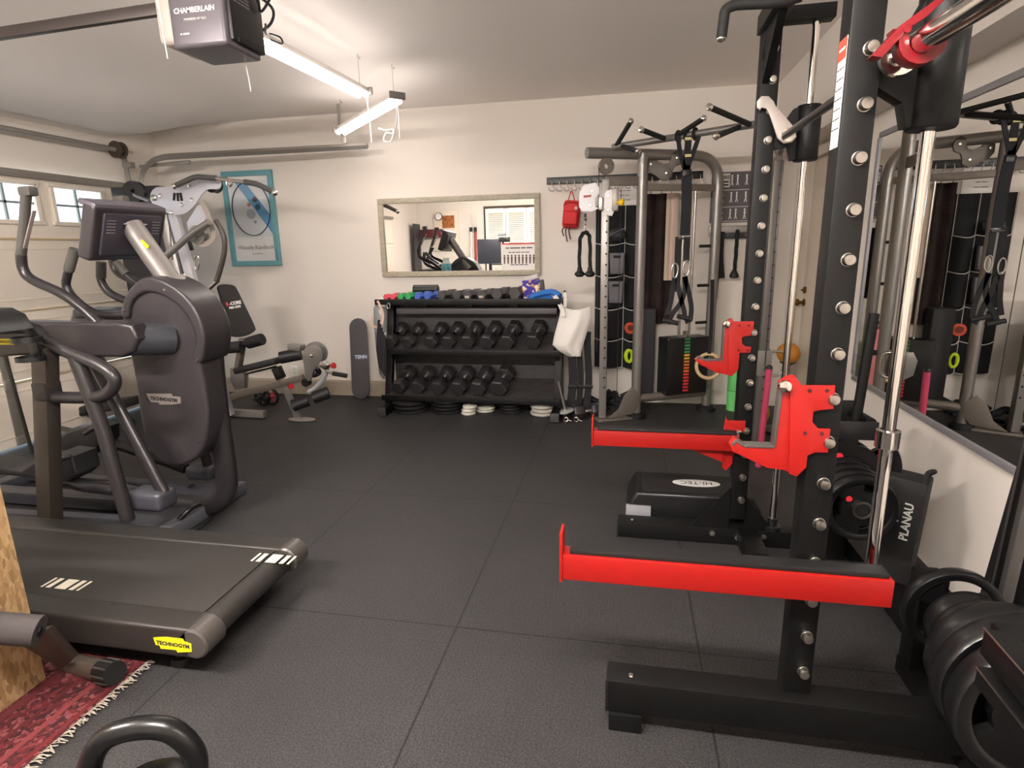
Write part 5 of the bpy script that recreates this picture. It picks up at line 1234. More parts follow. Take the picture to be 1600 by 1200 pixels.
build('screen', G().box(cc_ - en * .069, (wd * .8, .004, ht * .7), rc), screen_m, cs)
# the two swinging arms, mirror images about the machine's mid plane
def both(fn):
    fn(lambda p: V(p)); fn(lambda p: V((p[0], 2 * YC - p[1], p[2])))
ya = 2.40
def arm(S):
    far = abs(S((0, 0, 0)).y) > .001
    top = [(-42, 520), (-38, 505), (30, 502), (110, 504), (180, 503), (205, 508), (214, 530), (208, 550), (190, 559), (110, 558), (30, 556), (-30, 560), (-42, 548)]
    pp = [S(E(a, b_, ya - .045)) for a, b_ in top]; dy = S((0, .09, 0)) - S((0, 0, 0)); 
    a_ = build('arm_beam', G().plate(pp, dy, .022, 4), mat('arm beam charcoal', '#37332f' if False else '#2d292b', .36, .1), el)
    build('pivot_tube', G().tube([S(E(200, 530, ya)), S(V((E(262, 530, yn).x, yn + .02, E(262, 530, yn).z)))], .082, 28), mat('pivot sleeve', '#4d4f55', .3, .45), a_)
    bq = E(5, 534, ya - .047); bc = S(bq); nx_ = S((0, -1, 0)) - S((0, 0, 0))
    build('badge', G().box(bc, (.13, .004, .03)), yellow_m, a_)
    xd = V((1, 0, 0)) if nx_.y < 0 else V((-1, 0, 0))
    text('lettering', 'TECHNOGYM', .02, bc + nx_ * .0025, xd, (0, 0, 1), ink_m, a_, th=.0004)
    hp = [S(E(a, b_, ya)) for a, b_ in ((41, 302), (38, 350), (33, 398), (36, 420), (50, 437), (95, 458), (130, 483), (160, 512))]
    build('arm_tube', G().tube(hp[2:], .0235, 16, smooth=5), edark_m, a_)
    build('arm_grip', G().tube(hp[:3], .0245, 16, flat=.8), mat('grip grey rubber', '#4b4844', .6), a_)
    build('grip_cap', G().box(hp[0] + V((.012, 0, .008)), (.07, .05, .045), bev=.012), mat('grip grey rubber', '#4b4844', .6), a_)
    build('pulse_plate', G().bar(hp[0] + V((.026, 0, -.08)), hp[2] + V((.03, 0, .03)), .02, .006, .002, up=(1, 0, 0)), mat('pulse plate', '#b9a8a4', .3, .5), a_)
    lk = [S(E(140, 552, ya - .02)), E(325, 728, 2.97) if far else E(255, 770, 2.33)]
    build('link_tube', G().tube(lk, .033, 16, flat=.8), edark_m, a_)
def pedal(S, pr, yc, w, end):
    pp = [S(E(a, b_, yc - w / 2)) for a, b_ in pr]; dy = S((0, w, 0)) - S((0, 0, 0))
    p = build('pedal', G().plate(pp, dy, .012, 3), mat('pedal black', '#1d1c1f', .45), el)
    cx_ = sum((q for q in pp), V((0, 0, 0))) / len(pp) + dy * .5
    build('foot_cup', G().tube([S(E(end[0] - 22, end[1] + 6, yc - w / 2)), S(E(end[0] - 4, end[1] - 4, yc - w / 2)), S(E(end[0] + 3, end[1] + 8, yc)), S(E(end[0] - 4, end[1] - 4, yc + w / 2)), S(E(end[0] - 22, end[1] + 6, yc + w / 2))], .012, 8, smooth=4), mat('pedal grey', '#3c3b40', .4), p)
    return p
arm(lambda p: V(p)); arm(lambda p: V((p[0], 2 * YC - p[1], p[2])))
I = lambda p: V(p)
pedal(I, [(-30, 724), (10, 732), (32, 736), (50, 724), (85, 710), (112, 714), (119, 742), (105, 754), (70, 750), (40, 746), (0, 742), (-30, 736)], 2.40, .15, (112, 716))
pedal(I, [(80, 690), (108, 674), (135, 668), (156, 671), (157, 692), (142, 712), (110, 707), (84, 699)], 2.92, .15, (154, 672))
build('pedal_tread', G().plate([E(82, 668, 2.99), E(90, 664, 2.99), E(122, 671, 2.99), E(110, 676, 2.84)], (0, 0, -.01)), mat('tread grey', '#3a3736', .6), el)
for (pts, r) in (([E(92, 752, 2.38), E(112, 752, 2.38), E(130, 758, 2.38), E(195, 766, 2.36), E(232, 774, 2.34)], .034), ([E(128, 690, 2.92), E(150, 690, 2.92), E(185, 695, 2.93), E(235, 712, 2.95), E(290, 732, 2.97)], .034)):
    build('pedal_tube', G().tube(pts, r, 16, smooth=4), mat('pedal tube', '#2e2c2e', .3, .4), el)
q = E(238, 778, 2.33)
build('link_foot', G().box(q, (.20, .13, .105), bev=.035, seg=4), egrey_m, el)
q = E(318, 736, 2.97); build('link_foot', G().box(q, (.18, .12, .09), bev=.035, seg=4), egrey_m, el)
for y, pts, r in ((2.60, ((116, 392), (106, 428), (104, 448), (118, 468), (142, 486), (170, 493), (215, 490)), .021), (2.80, ((158, 412), (158, 438), (172, 458), (205, 473), (245, 488)), .021), (2.86, ((183, 412), (200, 432), (232, 455)), .018)):
    hp = [E(a, b_, y) for a, b_ in pts]
    h = build('fixed_handle', G().tube(hp, r, 14, smooth=5), edark_m, el)
    build('handle_grip', G().tube([hp[0] + (hp[0] - hp[1]).normalized() * .01, hp[0] + (hp[1] - hp[0]) * .85], r + .004, 14), mat('grip grey rubber', '#4b4844', .6), h)
build('tray', G().box(E(170, 488, 2.72), (.30, .18, .05), bev=.02, seg=3), mat('tray dark', '#2b2a2e', .4), el)
# badge on the housing
bq = E(256, 624, yn - .001); r_ = Matrix.Identity(3)
bz_ = build('badge', G().plate([E(a, b_, yn - .0005) for a, b_ in ((229, 615), (268, 615), (270, 619), (282, 620), (283, 630), (270, 632), (250, 632), (248, 629), (236, 628))], (0, -.002, 0)), mat('badge silver', '#a59d99', .35, .5), el)
text('lettering', 'TECHNOGYM', .026, bq + V((0, -.0022, 0)), (1, 0, -.05), (0, 0, 1), ink_m, el, th=.0005, bold=.0012)
# tissue box standing on the far arm (seen in the wall mirror)
q = MR(697, 415, 2 * YC - ya); zb = max((S_.z for S_ in [E(60, 502, ya)]), default=1.1) 
tz = E(40, 502, ya).z + .002
t = thing('tissue_box', 'teal tissue box with a white tissue, standing on the elliptical arm in the mirror', 'tissue box', (q.x, 2 * YC - ya, tz))
build('carton', G().box((q.x, 2 * YC - ya, tz + .06), (.115, .115, .12), bev=.004), noise_mat('teal carton', [(.3, '#3f8fa0'), (.55, '#8fd0d4'), (.75, '#2f7a8c')], 30), t)
build('tissue', G().plate([(q.x - .05, 2 * YC - ya, tz + .119), (q.x - .045, 2 * YC - ya - .01, tz + .2), (q.x + .01, 2 * YC - ya, tz + .19), (q.x + .045, 2 * YC - ya, tz + .205), (q.x + .05, 2 * YC - ya, tz + .119)], (0, .012, 0)), white_m, t)

# ================================================================== TREADMILL
TX0, TX1, TY0, TY1, TZ = -3.35, -1.455, 1.50, 2.17, .205
YM = (TY0 + TY1) / 2
t = tm = thing('treadmill', 'charcoal treadmill deck with pale belt marks in the near corner of the room', 'treadmill', (-2.4, YM, 0))
for y, s in ((TY0, 1), (TY1, -1)):
    g = G(); g.box(((TX0 + TX1) / 2, y + s * .055, TZ - .058), (TX1 - TX0, .11, .115), bev=.014, seg=3); build('side_rail', g, deck_m, tm)
    ec = build('roller_cap', G().lathe([(.0, 0), (.05, 0), (.057, .006), (.057, .10), (.05, .106), (0, .106)], (TX1 + .01, y if s > 0 else y - .106, TZ - .058), (0, 1, 0), 32), mat('roller cap', '#57524f', .33, .35), tm)
    build('foot', G().lathe([(.035, 0), (.035, .03), (.02, .035), (.02, .10)], (TX1 - .12, y + s * .08, 0), (0, 0, 1), 20), rubber_m, tm)
    build('wheel', G().lathe([(0, 0), (.04, 0), (.04, .03), (0, .03)], (-3.1, y + s * .05, .04), (0, 1, 0), 20), rubber_m, tm)
    build('support', G().box((-3.1, y + s * .06, .07), (.10, .05, .07), bev=.006), blacks_m, tm)
build('deck_board', G().box(((TX0 + TX1) / 2, YM, TZ - .062), (TX1 - TX0 - .04, TY1 - TY0 - .20, .05)), blacks_m, tm)
bt = build('belt', G().tube([(TX0, YM, TZ - .012), (TX1 - .03, YM, TZ - .012)], .002, 4) if False else G().box(((TX0 + TX1) / 2 - .015, YM, TZ - .026), (TX1 - TX0 - .03, TY1 - TY0 - .215, .028), bev=.004), belt_m, tm)
build('rear_roller', G().lathe([(0, 0), (.05, 0), (.05, TY1 - TY0 - .22), (0, TY1 - TY0 - .22)], (TX1 - .005, TY0 + .11, TZ - .062), (0, 1, 0), 32), belt_m, tm)
cream = mat('belt mark cream', '#d9d3bf', .6)
def marks(x0, y0, dx):
    for a, w in ((0, .010), (.024, .02), (.066, .05), (.132, .02), (.168, .010)):
        build('belt_mark', G().box((x0 + (a + w / 2) * dx, y0, TZ - .0108), (w, .065, .001), Matrix.Identity(3)), cream, bt)
mk = AZ(82, 931, TZ - .011); marks(mk.x - .11, TY0 + .19, 1.0)
mk = AZ(400, 869, TZ - .011); marks(mk.x, TY1 - .17, 1.0)
q = AY(270, 1007, TY0 - .001)
b_ = build('badge', G().plate([AY(x, y, TY0 - .0005) for x, y in ((240, 996), (258, 995), (286, 998), (288, 1002), (299, 1006), (300, 1018), (278, 1019), (276, 1015), (252, 1013), (250, 1008), (244, 1007))], (0, -.002, 0)), yellow_m, tm)
text('lettering', 'TECHNOGYM', .021, AY(270, 1007.5, TY0 - .0028), (1, 0, -.02), (0, 0, 1), ink_m, b_, th=.0004, bold=.0008)
for yy, s in ((2.23, 1), (2 * YM - 2.23, -1)):
    M_ = (lambda p: V(p)) if s > 0 else (lambda p: V((p[0], 2 * YM - p[1], p[2])))
    E2 = lambda a, b_: M_(AY(a, b_, 2.23))
    pb_ = AY(72, 806, 2.23); pt_ = AY(70, 540, 2.23)
    build('post', G().bar(M_(V((pb_.x, 2.23, .05))), M_(pt_), .075, .085, .012, up=(1, 0, 0)), mat('post taupe', '#4a433d', .35, .45), tm)
    build('post_clamp', G().box(E2(74, 610), (.08, .09, .09), bev=.012), deck_m, tm)
    build('handrail', G().tube([E2(*p) for p in ((-30, 515), (20, 512), (52, 514), (72, 532), (110, 552), (150, 568), (174, 584), (179, 600), (166, 616), (140, 621), (100, 621), (74, 621))], .029, 16, smooth=5), mat('handrail charcoal', '#2d2a2b', .35, .2), tm)
    build('brace_post', G().tube([E2(118, 558), E2(160, 668), AY(200, 812, 2.23) if s > 0 else M_(AY(200, 812, 2.23))], .034, 16, flat=.9), mat('handrail charcoal', '#2d2a2b', .35, .2), tm)
    build('post_foot', G().box(M_(V(((pb_.x + AY(200, 812, 2.23).x) / 2, 2.22, .05))), (.66, .06, .09), bev=.01), deck_m, tm)
    c_ = AY(45, 545, 2.12); c_ = M_(c_)
    cp = build('cup_holder', G().lathe([(.052, -.055), (.058, -.055), (.058, -.035), (.052, -.035)], c_, (0, 0, 1), 28), blacks_m, tm)
    build('holder_ring', G().lathe([(.052, .03), (.058, .03), (.058, .055), (.052, .055)], c_, (0, 0, 1), 28), blacks_m, cp)
    build('holder_back', G().bar(c_ + V((-.03, .05 * s, -.055)), c_ + V((-.03, .05 * s, .075)), .05, .01, .003, up=(0, 1, 0)), blacks_m, cp)
ct = AY(20, 505, 2.20)
build('console_shelf', G().box((ct.x - .22, YM, ct.z - .015), (.34, .84, .04), bev=.015, seg=3), mat('shelf charcoal', '#3b3840', .35), tm)
dm = [AY(a, b_, 2.16) for a, b_ in ((-40, 512), (-38, 488), (-10, 479), (22, 480), (42, 490), (56, 512))]
build('console_hood', G().plate(dm, (0, -.60, 0), .015, 3), blacks_m, tm)
build('badge', G().box(AY(4, 535, 2.14), (.05, .004, .02)), yellow_m, tm) if False else None

# ================================================================== MULTI-GYM IN THE BACK CORNER
YG = 4.45
t = mg = thing('multi_gym', 'silver multi-gym with pulley plates, padded seat and leg extension in the back corner', 'multi gym', (-3.4, 4.6, 0))
Q = lambda a, b_, y=YG: AY(150 + a / 5.333, 260 + b_ / 5.333, y)
K = lambda a, b_, y=YG: AY(340 + a / 4.8, 430 + b_ / 4.8, y)
cam_o_ = [(452, 235), (500, 175), (640, 165), (800, 115), (960, 105), (1025, 115), (1037, 155), (1015, 190), (935, 190), (885, 230), (830, 310), (765, 378), (690, 405), (620, 400), (555, 368), (470, 310)]
for y in (4.36, 4.50): build('pulley_plate', G().plate(spline([Q(a, b_, y) for a, b_ in cam_o_], 3, True), (0, .012, 0), .002), lsilver_m, mg)
for a, b_ in ((780, 160), (538, 242), (800, 278), (715, 318), (632, 385)): build('bolt', G().lathe([(.018, 0), (.015, .01), (0, .014)], Q(a, b_, 4.36), (0, -1, 0), 14), chrome_m, mg)
build('bolt', G().lathe([(.026, 0), (.026, .012), (.015, .02), (0, .02)], Q(485, 262, 4.36), (0, -1, 0), 20), steel_m, mg)
for a, b_ in (((655, 220), (648, 285)), ((680, 220), (684, 290)), ((702, 220), (716, 288))): build('slot', G().bar(Q(*a, 4.358), Q(*b_, 4.358), .004, .022, .0015, up=(1, 0, 0)), mat('slot black', '#08080a', .7), mg)
for a, b_ in ((560, 300), (960, 150)): build('pulley', G().lathe([(.02, 0), (.065, 0), (.055, .03), (.065, .06), (.02, .06)], Q(a, b_, 4.40), (0, 1, 0), 24), blacks_m, mg)
# frame
build('main_post', G().bar(Q(648, 395, 4.43), V((Q(840, 930, 4.43).x + .12, 4.45, .05)), .06, .075, .006), lsilver_m, mg)
build('rear_post', G().bar(Q(560, 400, 4.55), V((Q(700, 900, 4.55).x + .05, 4.60, .05)), .06, .07, .006), silver_m, mg)
sp0, sp1 = AY(172, 300, 4.7), AY(236, 300, 4.7); 
build('stack_shroud', G().box(((sp0.x + sp1.x) / 2 + .1, 4.75, sp0.z / 2 + .03), (abs(sp1.x - sp0.x) + .05, .24, sp0.z), bev=.012), mat('shroud dark grey', '#2c2b30', .4), mg)
build('top_pulley', G().lathe([(.02, 0), (.085, 0), (.07, .03), (.085, .06), (.02, .06)], AY(214, 300, 4.45), (.3, -1, 0), 28), blacks_m, mg)
build('belt_guide', G().bar(AY(207, 303, 4.42), AY(236, 315, 4.42), .06, .02, .004), mat('guide grey', '#8b8790', .4, .3), mg)
build('guide_cable', G().tube([Q(575, 390, 4.40), Q(500, 1000, 4.40)], .005, 6), blacks_m, mg)
build('guide_cable', G().tube([Q(600, 400, 4.40), Q(640, 780, 4.40)], .005, 6), blacks_m, mg)
# cam and belt
build('cam_plate', G().plate([Q(a, b_, 4.34) for a, b_ in ((755, 470), (840, 330), (880, 320), (915, 420), (900, 480), (830, 520), (770, 540))], (0, .02, 0), .003), lsilver_m, mg)
strap('belt', [Q(880, 290, 4.32), Q(930, 390, 4.32), Q(965, 500, 4.32), Q(985, 580, 4.32), Q(950, 630, 4.32), Q(900, 648, 4.32), Q(840, 640, 4.32)], .045, mat('pale grey belt', '#a59a92', .6), mg, .008)
build('cam_wheel', G().lathe([(.02, 0), (.075, 0), (.06, .025), (.075, .05), (.02, .05)], Q(875, 570, 4.34), (0, -1, 0), 26), silver_m, mg)
build('press_arm', G().tube([Q(560, 770, 4.22), Q(680, 665, 4.22), Q(800, 560, 4.22), Q(945, 465, 4.22)], .027, 14, smooth=5), silver_m, mg)
pg = build('press_handle', G().tube([Q(1000, 450, 4.28), Q(1045, 530, 4.28), Q(1072, 620, 4.28), Q(1065, 740, 4.28), Q(1035, 860, 4.28), Q(1005, 960, 4.28)], .021, 14, smooth=5), mat('handle dark taupe', '#4b453f', .4, .2), mg)
build('handle_end', G().tube([Q(1005, 960, 4.28), Q(925, 1035, 4.28)], .016, 12), steel_m, pg)
build('hanging_carabiner', G().tube([Q(840 + 18 * math.cos(k * math.pi / 8), 800 + 60 * math.sin(k * math.pi / 8), 4.3) for k in range(16)], .006, 8, True), chrome_m, mg)
build('hook_tab', G().bar(Q(775, 620, 4.35), Q(800, 700, 4.35), .02, .03, .004), blacks_m, mg)
# seat facing the room
SP = lambda pts, y, off, m, nm, par, bev=.014: build(nm, G().plate(spline(pts, 3, True), off, bev, 3), m, par)
pad_o = [(8, 95), (35, 72), (85, 70), (125, 78), (150, 108), (215, 240), (283, 385), (280, 420), (235, 450), (165, 465), (115, 462), (95, 440), (60, 290), (25, 160)]
bp_ = SP([K(a, b_, 4.50) for a, b_ in pad_o], 0, (-.06, .05, 0), vinyl_m, 'back_pad', mg)
b0 = K(125, 205, 4.4985); dx_ = (K(185, 195, 4.4985) - K(65, 215, 4.4985)).normalized(); dz_ = (K(100, 140, 4.4985) - K(160, 290, 4.4985)).normalized()
text('lettering', 'B', .040, K(72, 218, 4.499), dx_, (0, 0, 1), mat('lettering red', '#d8405a', .6), bp_, th=.001, bold=.0015)
text('lettering', '-CORE', .040, K(132, 209, 4.499), dx_, (0, 0, 1), inkw_m, bp_, th=.001, bold=.0015)
text('lettering', 'PRO GYM', .026, K(130, 240, 4.499), dx_, (0, 0, 1), inkw_m, bp_, th=.001, bold=.0015)
for a, b_ in (((78, 545), (185, 535)), ((225, 510), (338, 478))):
    p0, p1 = K(*a, 4.36), K(*b_, 4.36)
    build('foam_pad', G().tube([p0, p0 + (p1 - p0) * .05, p0 + (p1 - p0) * .95, p1], [.046, .050, .050, .046] , 20), foam_m, mg)
    build('roller_cap', G().lathe([(.03, 0), (.03, .004), (0, .006)], p0, (p0 - p1).normalized(), 20), blacks_m, mg)
build('roller_bar', G().tube([K(100, 550, 4.36), K(310, 485, 4.36)], .014, 10), blacks_m, mg)
build('seat_post', G().bar(K(190, 480, 4.42), K(150, 720, 4.46), .05, .05, .005), grey_m, mg)
build('cam_cover', G().plate([K(a, b_, 4.50) for a, b_ in ((90, 700), (165, 690), (205, 760), (200, 850), (130, 860), (95, 800))], (0, .06, 0), .01), silver_m, mg)
build('seat_pad', G().bar(K(158, 712, 4.42), K(470, 635, 4.42), .16, .055, .018), vinyl_m, mg)
build('pad_plate', G().bar(K(235, 735, 4.42), K(420, 690, 4.42), .10, .012, .003), black_m, mg)
build('knee_roller', G().tube([K(470, 620, 4.34), K(625, 590, 4.40)], .052, 22), vinyl_m, mg); build('roller_cap', G().lathe([(.04, 0), (.04, .006), (.02, .01), (0, .01)], K(474, 620, 4.338), (-.7, -.7, 0), 20), blacks_m, mg)
build('pad_bracket', G().bar(K(545, 535, 4.40), K(640, 545, 4.40), .09, .05, .004), silver_m, mg)
cam2 = [(635, 605), (650, 555), (690, 528), (735, 528), (775, 560), (785, 610), (775, 650), (740, 690), (715, 730), (700, 785), (672, 795), (655, 760), (648, 690)]
build('cam_plate', G().plate(spline([K(a, b_, 4.36) for a, b_ in cam2], 3, True), (0, .014, 0), .002), silver_m, mg)
cam3 = [(660, 560), (680, 515), (735, 498), (790, 520), (820, 570), (815, 620), (790, 640), (700, 640)]
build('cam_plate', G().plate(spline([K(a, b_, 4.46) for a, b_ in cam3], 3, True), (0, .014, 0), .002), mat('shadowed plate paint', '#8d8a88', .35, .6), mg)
build('bolt', G().lathe([(.016, 0), (.013, .01), (0, .014)], K(708, 603, 4.36), (0, -1, 0), 14), chrome_m, mg)
build('cam_roller', G().lathe([(.02, 0), (.045, 0), (.045, .05), (.02, .05)], K(720, 730, 4.40), (0, 1, 0), 22), blacks_m, mg)
build('low_roller', G().lathe([(.0, 0), (.035, 0), (.035, .05), (.0, .05)], K(655, 808, 4.36), (0, 1, 0), 20), blacks_m, mg)
build('leg_arm', G().tube([K(800, 640, 4.40), K(815, 700, 4.40), K(790, 780, 4.40), K(740, 840, 4.40), K(685, 875, 4.40)], .024, 14, smooth=5), lsilver_m, mg)
build('arm_block', G().bar(K(775, 660, 4.38), K(830, 690, 4.38), .06, .05, .005), steel_m, mg)
ch = build('crank_handle', G().tube([K(815, 715, 4.36), K(870, 738, 4.36), K(970, 755, 4.36)], .012, 12), steel_m, mg); build('crank_grip', G().tube([K(865, 737, 4.36), K(968, 755, 4.36)], .019, 14), foam_m, ch)
for a, b_ in ((860, 680), (545, 835)): build('red_knob', G().lathe([(.010, 0), (.010, .02), (.024, .026), (.026, .04), (0, .046)], K(a - 12, b_ + 4, 4.36), (1, -.3, .3), 18), mat('knob red', '#c4303a', .4), mg)
for (a, b_), dz in (((545, 985), 0), ((700, 925), 0)):
    p0 = K(a + 20, b_ - 5, 4.32); p1 = K(a + 135, b_ - 48, 4.38)
    build('ankle_roller', G().tube([p0, p1], .052, 22), vinyl_m, mg); build('roller_cap', G().lathe([(.042, 0), (.042, .006), (.018, .01), (0, .01)], p0, (p0 - p1).normalized(), 20), blacks_m, mg)
build('frame_bar', G().bar(K(110, 912, 4.47), K(645, 768, 4.47), .05, .06, .006), grey_m, mg)
pf_ = AZ(472, 657, 0)
build('front_leg', G().bar(K(440, 690, 4.46), V((pf_.x - .03, pf_.y, .012)), .055, .06, .006), silver_m, mg)
build('leg_sleeve', G().bar(K(440, 690, 4.45), K(478, 775, 4.45), .065, .07, .006), blacks_m, mg)
build('foot_plate', G().plate([V((pf_.x, pf_.y, .004)) + V((.13 * math.cos(k * math.pi / 12), .055 * math.sin(k * math.pi / 12), 0)) for k in range(24)], (0, 0, .012), .003), silver_m, mg)
build('base_rail', G().bar((-4.4, 4.62, .04), (-3.2, 4.55, .04), .06, .06, .006), silver_m, mg)
# second seat, seen through the elliptical
J = lambda a, b_, y=4.25: AY(60 + a / 6.667, 540 + b_ / 6.667, y)
bp2 = SP([J(a, b_, 4.25) for a, b_ in ((300, 40), (560, 60), (660, 110), (760, 280), (800, 420), (770, 540), (640, 590), (440, 580), (350, 540), (300, 300))], 0, (-.05, .06, 0), vinyl_m, 'back_pad', mg)
text('lettering', 'B-CORE', .07, J(500, 130, 4.249), (1, 0, 0), (0, 0, 1), inkw_m, bp2, th=.001, bold=.002); text('lettering', 'PRO', .04, J(530, 175, 4.249), (1, 0, 0), (0, 0, 1), inkw_m, bp2, th=.001, bold=.002)
build('frame_tube', G().bar(J(160, 80, 4.2), J(310, 400, 4.2), .035, .05, .005), black_m, mg); build('frame_tube', G().bar(J(225, 80, 4.22), J(375, 400, 4.22), .05, .05, .005), silver_m, mg)
lg = J(430, 930, 4.2); build('rear_leg', G().bar(J(150, 460, 4.2), V((lg.x, 4.2, .02)), .06, .06, .006), silver_m, mg)
build('side_handle', G().tube([J(235, 757, 4.12), J(500, 690, 4.12)], .018, 12), silver_m, mg); build('side_grip', G().tube([J(400, 720, 4.11), J(520, 690, 4.11)], .026, 12), foam_m, mg)
build('seat_pad', G().bar(J(420, 665, 4.22), J(960, 590, 4.22), .26, .08, .025), vinyl_m, mg)
build('press_foot', G().box(J(960, 900, 4.10), (.11, .03, .24), bev=.03), blacks_m, mg)
build('low_bar', G().bar(J(560, 960, 4.15), J(960, 870, 4.15), .04, .05, .004), grey_m, mg)
build('stand_leg', G().box((J(560, 960, 4.15).x, 4.15, J(560, 960, 4.15).z / 2), (.05, .05, J(560, 960, 4.15).z), bev=.004), grey_m, mg)
t = thing('lat_bar', 'curved grey lat pulldown bar hanging from the multi-gym in front of the teal frame', 'pulldown bar', Q(1080, 120, 4.25))
lb_ = [Q(a, b_, 4.25) for a, b_ in ((655, 165), (830, 85), (1000, 98), (1100, 115), (1240, 130), (1340, 145), (1490, 220))]
build('bar', G().tube(fillet(lb_, .04), .014, 14), steel_m, t)
build('grip', G().tube(fillet([lb_[0] + (lb_[1] - lb_[0]) * .1, lb_[1], lb_[2]], .04), .021, 14), mat('grip dark grey', '#4a4746', .6), t); build('grip', G().tube(fillet([lb_[4], lb_[5], lb_[6]], .04), .021, 14), mat('grip dark grey', '#4a4746', .6), t)
for k in (0, -1): build('end_cap', G().ball(lb_[k], .026), chrome_m, t)
build('swivel_hook', G().tube([Q(1110 + 22 * math.cos(k * math.pi / 6), 130 + 35 * math.sin(k * math.pi / 6), 4.25) for k in range(12)], .009, 8, True), chrome_m, t)
a, b_ = AX(2, 535, -4.45), AX(58, 735, -4.45)
t = thing('leaning_bar', 'thin dark bar leaning by the garage door panels', 'bar', b_); dd = (b_ - a).normalized(); b2 = a + dd * (a.z / -dd.z) * .995
build('bar', G().tube([a, b2], .013, 10), mat('dark olive steel', '#35362f', .45, .4), t); build('tip', G().ball(a, .016), rubber_m, t)

# ================================================================== NEAR LEFT CORNER: RUG, BOX, BENCH FOOT, KETTLEBELL
rx1, ry0, ry1 = -1.70, .55, 1.555
t = thing('woven_rug', 'dark red patterned woven rug with a pale fringe in the near corner', 'rug', (-2.4, 1.0, 0))
build('pile', G().box(((rx1 - 3.1) / 2, (ry0 + ry1) / 2, .006), (rx1 + 3.1, ry1 - ry0, .010), bev=.003), rug_m, t)
for x, w, c_ in ((rx1 - .02, .016, '#5a0c14'), (rx1 - .09, .02, '#6e2a2e'), (rx1 - .16, .012, '#4a0a12'), (rx1 - .26, .03, '#551820')):
    build('border_band', G().box((x, (ry0 + ry1) / 2, .0115), (w, ry1 - ry0 - .02, .001)), mat('rug band ' + c_, c_, .95, bump=.3, scale=300), t)
fr = mat('fringe cotton', '#a2998c', .9)
g = G(); y = ry0
while y < ry1:
    a = V((rx1, y, .008)); l = random.uniform(.018, .045); s = random.uniform(-.02, .015)
    g.tube([a, a + V((l * .5, s * .4, .006)), a + V((l, s, .003))], .0019, 5); y += .0058
f_ = build('fringe', g, fr, t); f_['kind'] = 'stuff'
t = thing('plyo_box', 'strand board plyometric box at the near edge of the rug', 'box', (-2.25, 1.15, 0))
bx_, by_ = AZ(72, 1060, .012).x, AZ(72, 1060, .012).y
build('side_panel', G().box((bx_ - .012, by_ - .26, .39), (.024, .52, .756), bev=.002), osb_m, t)
build('side_panel', G().box((bx_ - .27, by_ - .012, .39), (.49, .024, .756), bev=.002), osb_m, t)
build('side_panel', G().box((bx_ - .27, by_ - .508, .39), (.49, .024, .756), bev=.002), osb_m, t); build('side_panel', G().box((bx_ - .528, by_ - .26, .39), (.024, .52, .756), bev=.002), osb_m, t)
build('top_panel', G().box((bx_ - .27, by_ - .26, .78), (.54, .52, .024), bev=.002), osb_m, t)
t = thing('weight_bench', 'bench leg with a grey foam roller and ribbed rubber foot on the rug edge', 'bench', (-1.8, 1.35, 0))
fa, fb = AZ(100, 1040, .045), AZ(168, 1050, .045)
YBn = fb.y
fa = AY(98, 1034, YBn + .06); fb = AY(172, 1050, YBn)
build('foot_tube', G().tube([fa, fb], .036, 20), mat('foot tube taupe', '#6b6057', .35, .5), t)
dd = (fb - fa).normalized()
rc_ = build('rubber_foot', G().tube([fb - dd * .045, fb + dd * .03], .040, 24), rubber_m, t)
for k in range(9): 
    an = k * 2 * math.pi / 9; u = V((0, 0, 1)); u = (u - dd * u.dot(dd)).normalized(); w = dd.cross(u)
    build('rib', G().tube([fb - dd * .04 + (u * math.cos(an) + w * math.sin(an)) * .0405, fb + dd * .028 + (u * math.cos(an) + w * math.sin(an)) * .0405], .004, 6), mat('rib grey', '#3c3936', .6), rc_)
ra, rb = AY(-45, 978, 1.20), AY(62, 986, 1.27)
build('leg_plate', G().plate([AY(18, 1000, 1.30), AY(70, 985, 1.30), AY(112, 1030, YBn - .02), AY(95, 1046, YBn - .02)], (.0, .03, 0), .004), mat('leg taupe', '#5c534c', .35, .5), t)
dr = (rb - ra).normalized(); build('foam_roller', G().tube([ra, rb], .047, 26), mat('grey foam', '#3b3636', .85, bump=.1, scale=400), t)
build('roller_core', G().lathe([(.014, 0), (.014, .004), (.008, .005), (.008, .001), (0, .001)], rb, dr, 20), blacks_m, t)
kb = AZ(212, 1210, 0.0); kb = AZ(212, 1136, .355); kx, ky = kb.x, kb.y
t = thing('kettlebell', 'black kettlebell with thick glossy handle and red band at the bottom edge', 'kettlebell', (kx, ky, 0))
build('bell', G().lathe([(0, 0), (.085, 0), (.118, .045), (.125, .10), (.11, .155), (.07, .19), (0, .20)], (kx, ky, 0), (0, 0, 1), 40), gloss_m, t)
hd_ = V((.93, .36, 0))
hpts = [V((kx, ky, 0)) + hd_ * a + V((0, 0, z)) for a, z in ((-.09, .13), (-.118, .21), (-.112, .275), (-.07, .335), (0, .352), (.07, .335), (.112, .275), (.118, .21), (.09, .13))]
build('handle', G().tube(hpts, .027, 18, smooth=5), gloss_m, t)
for k in (1,): build('red_band', G().tube([hpts[k] + (hpts[k + 1] - hpts[k]) * -.25, hpts[k] + (hpts[k + 1] - hpts[k]) * .05], .029, 18), red_m, t)

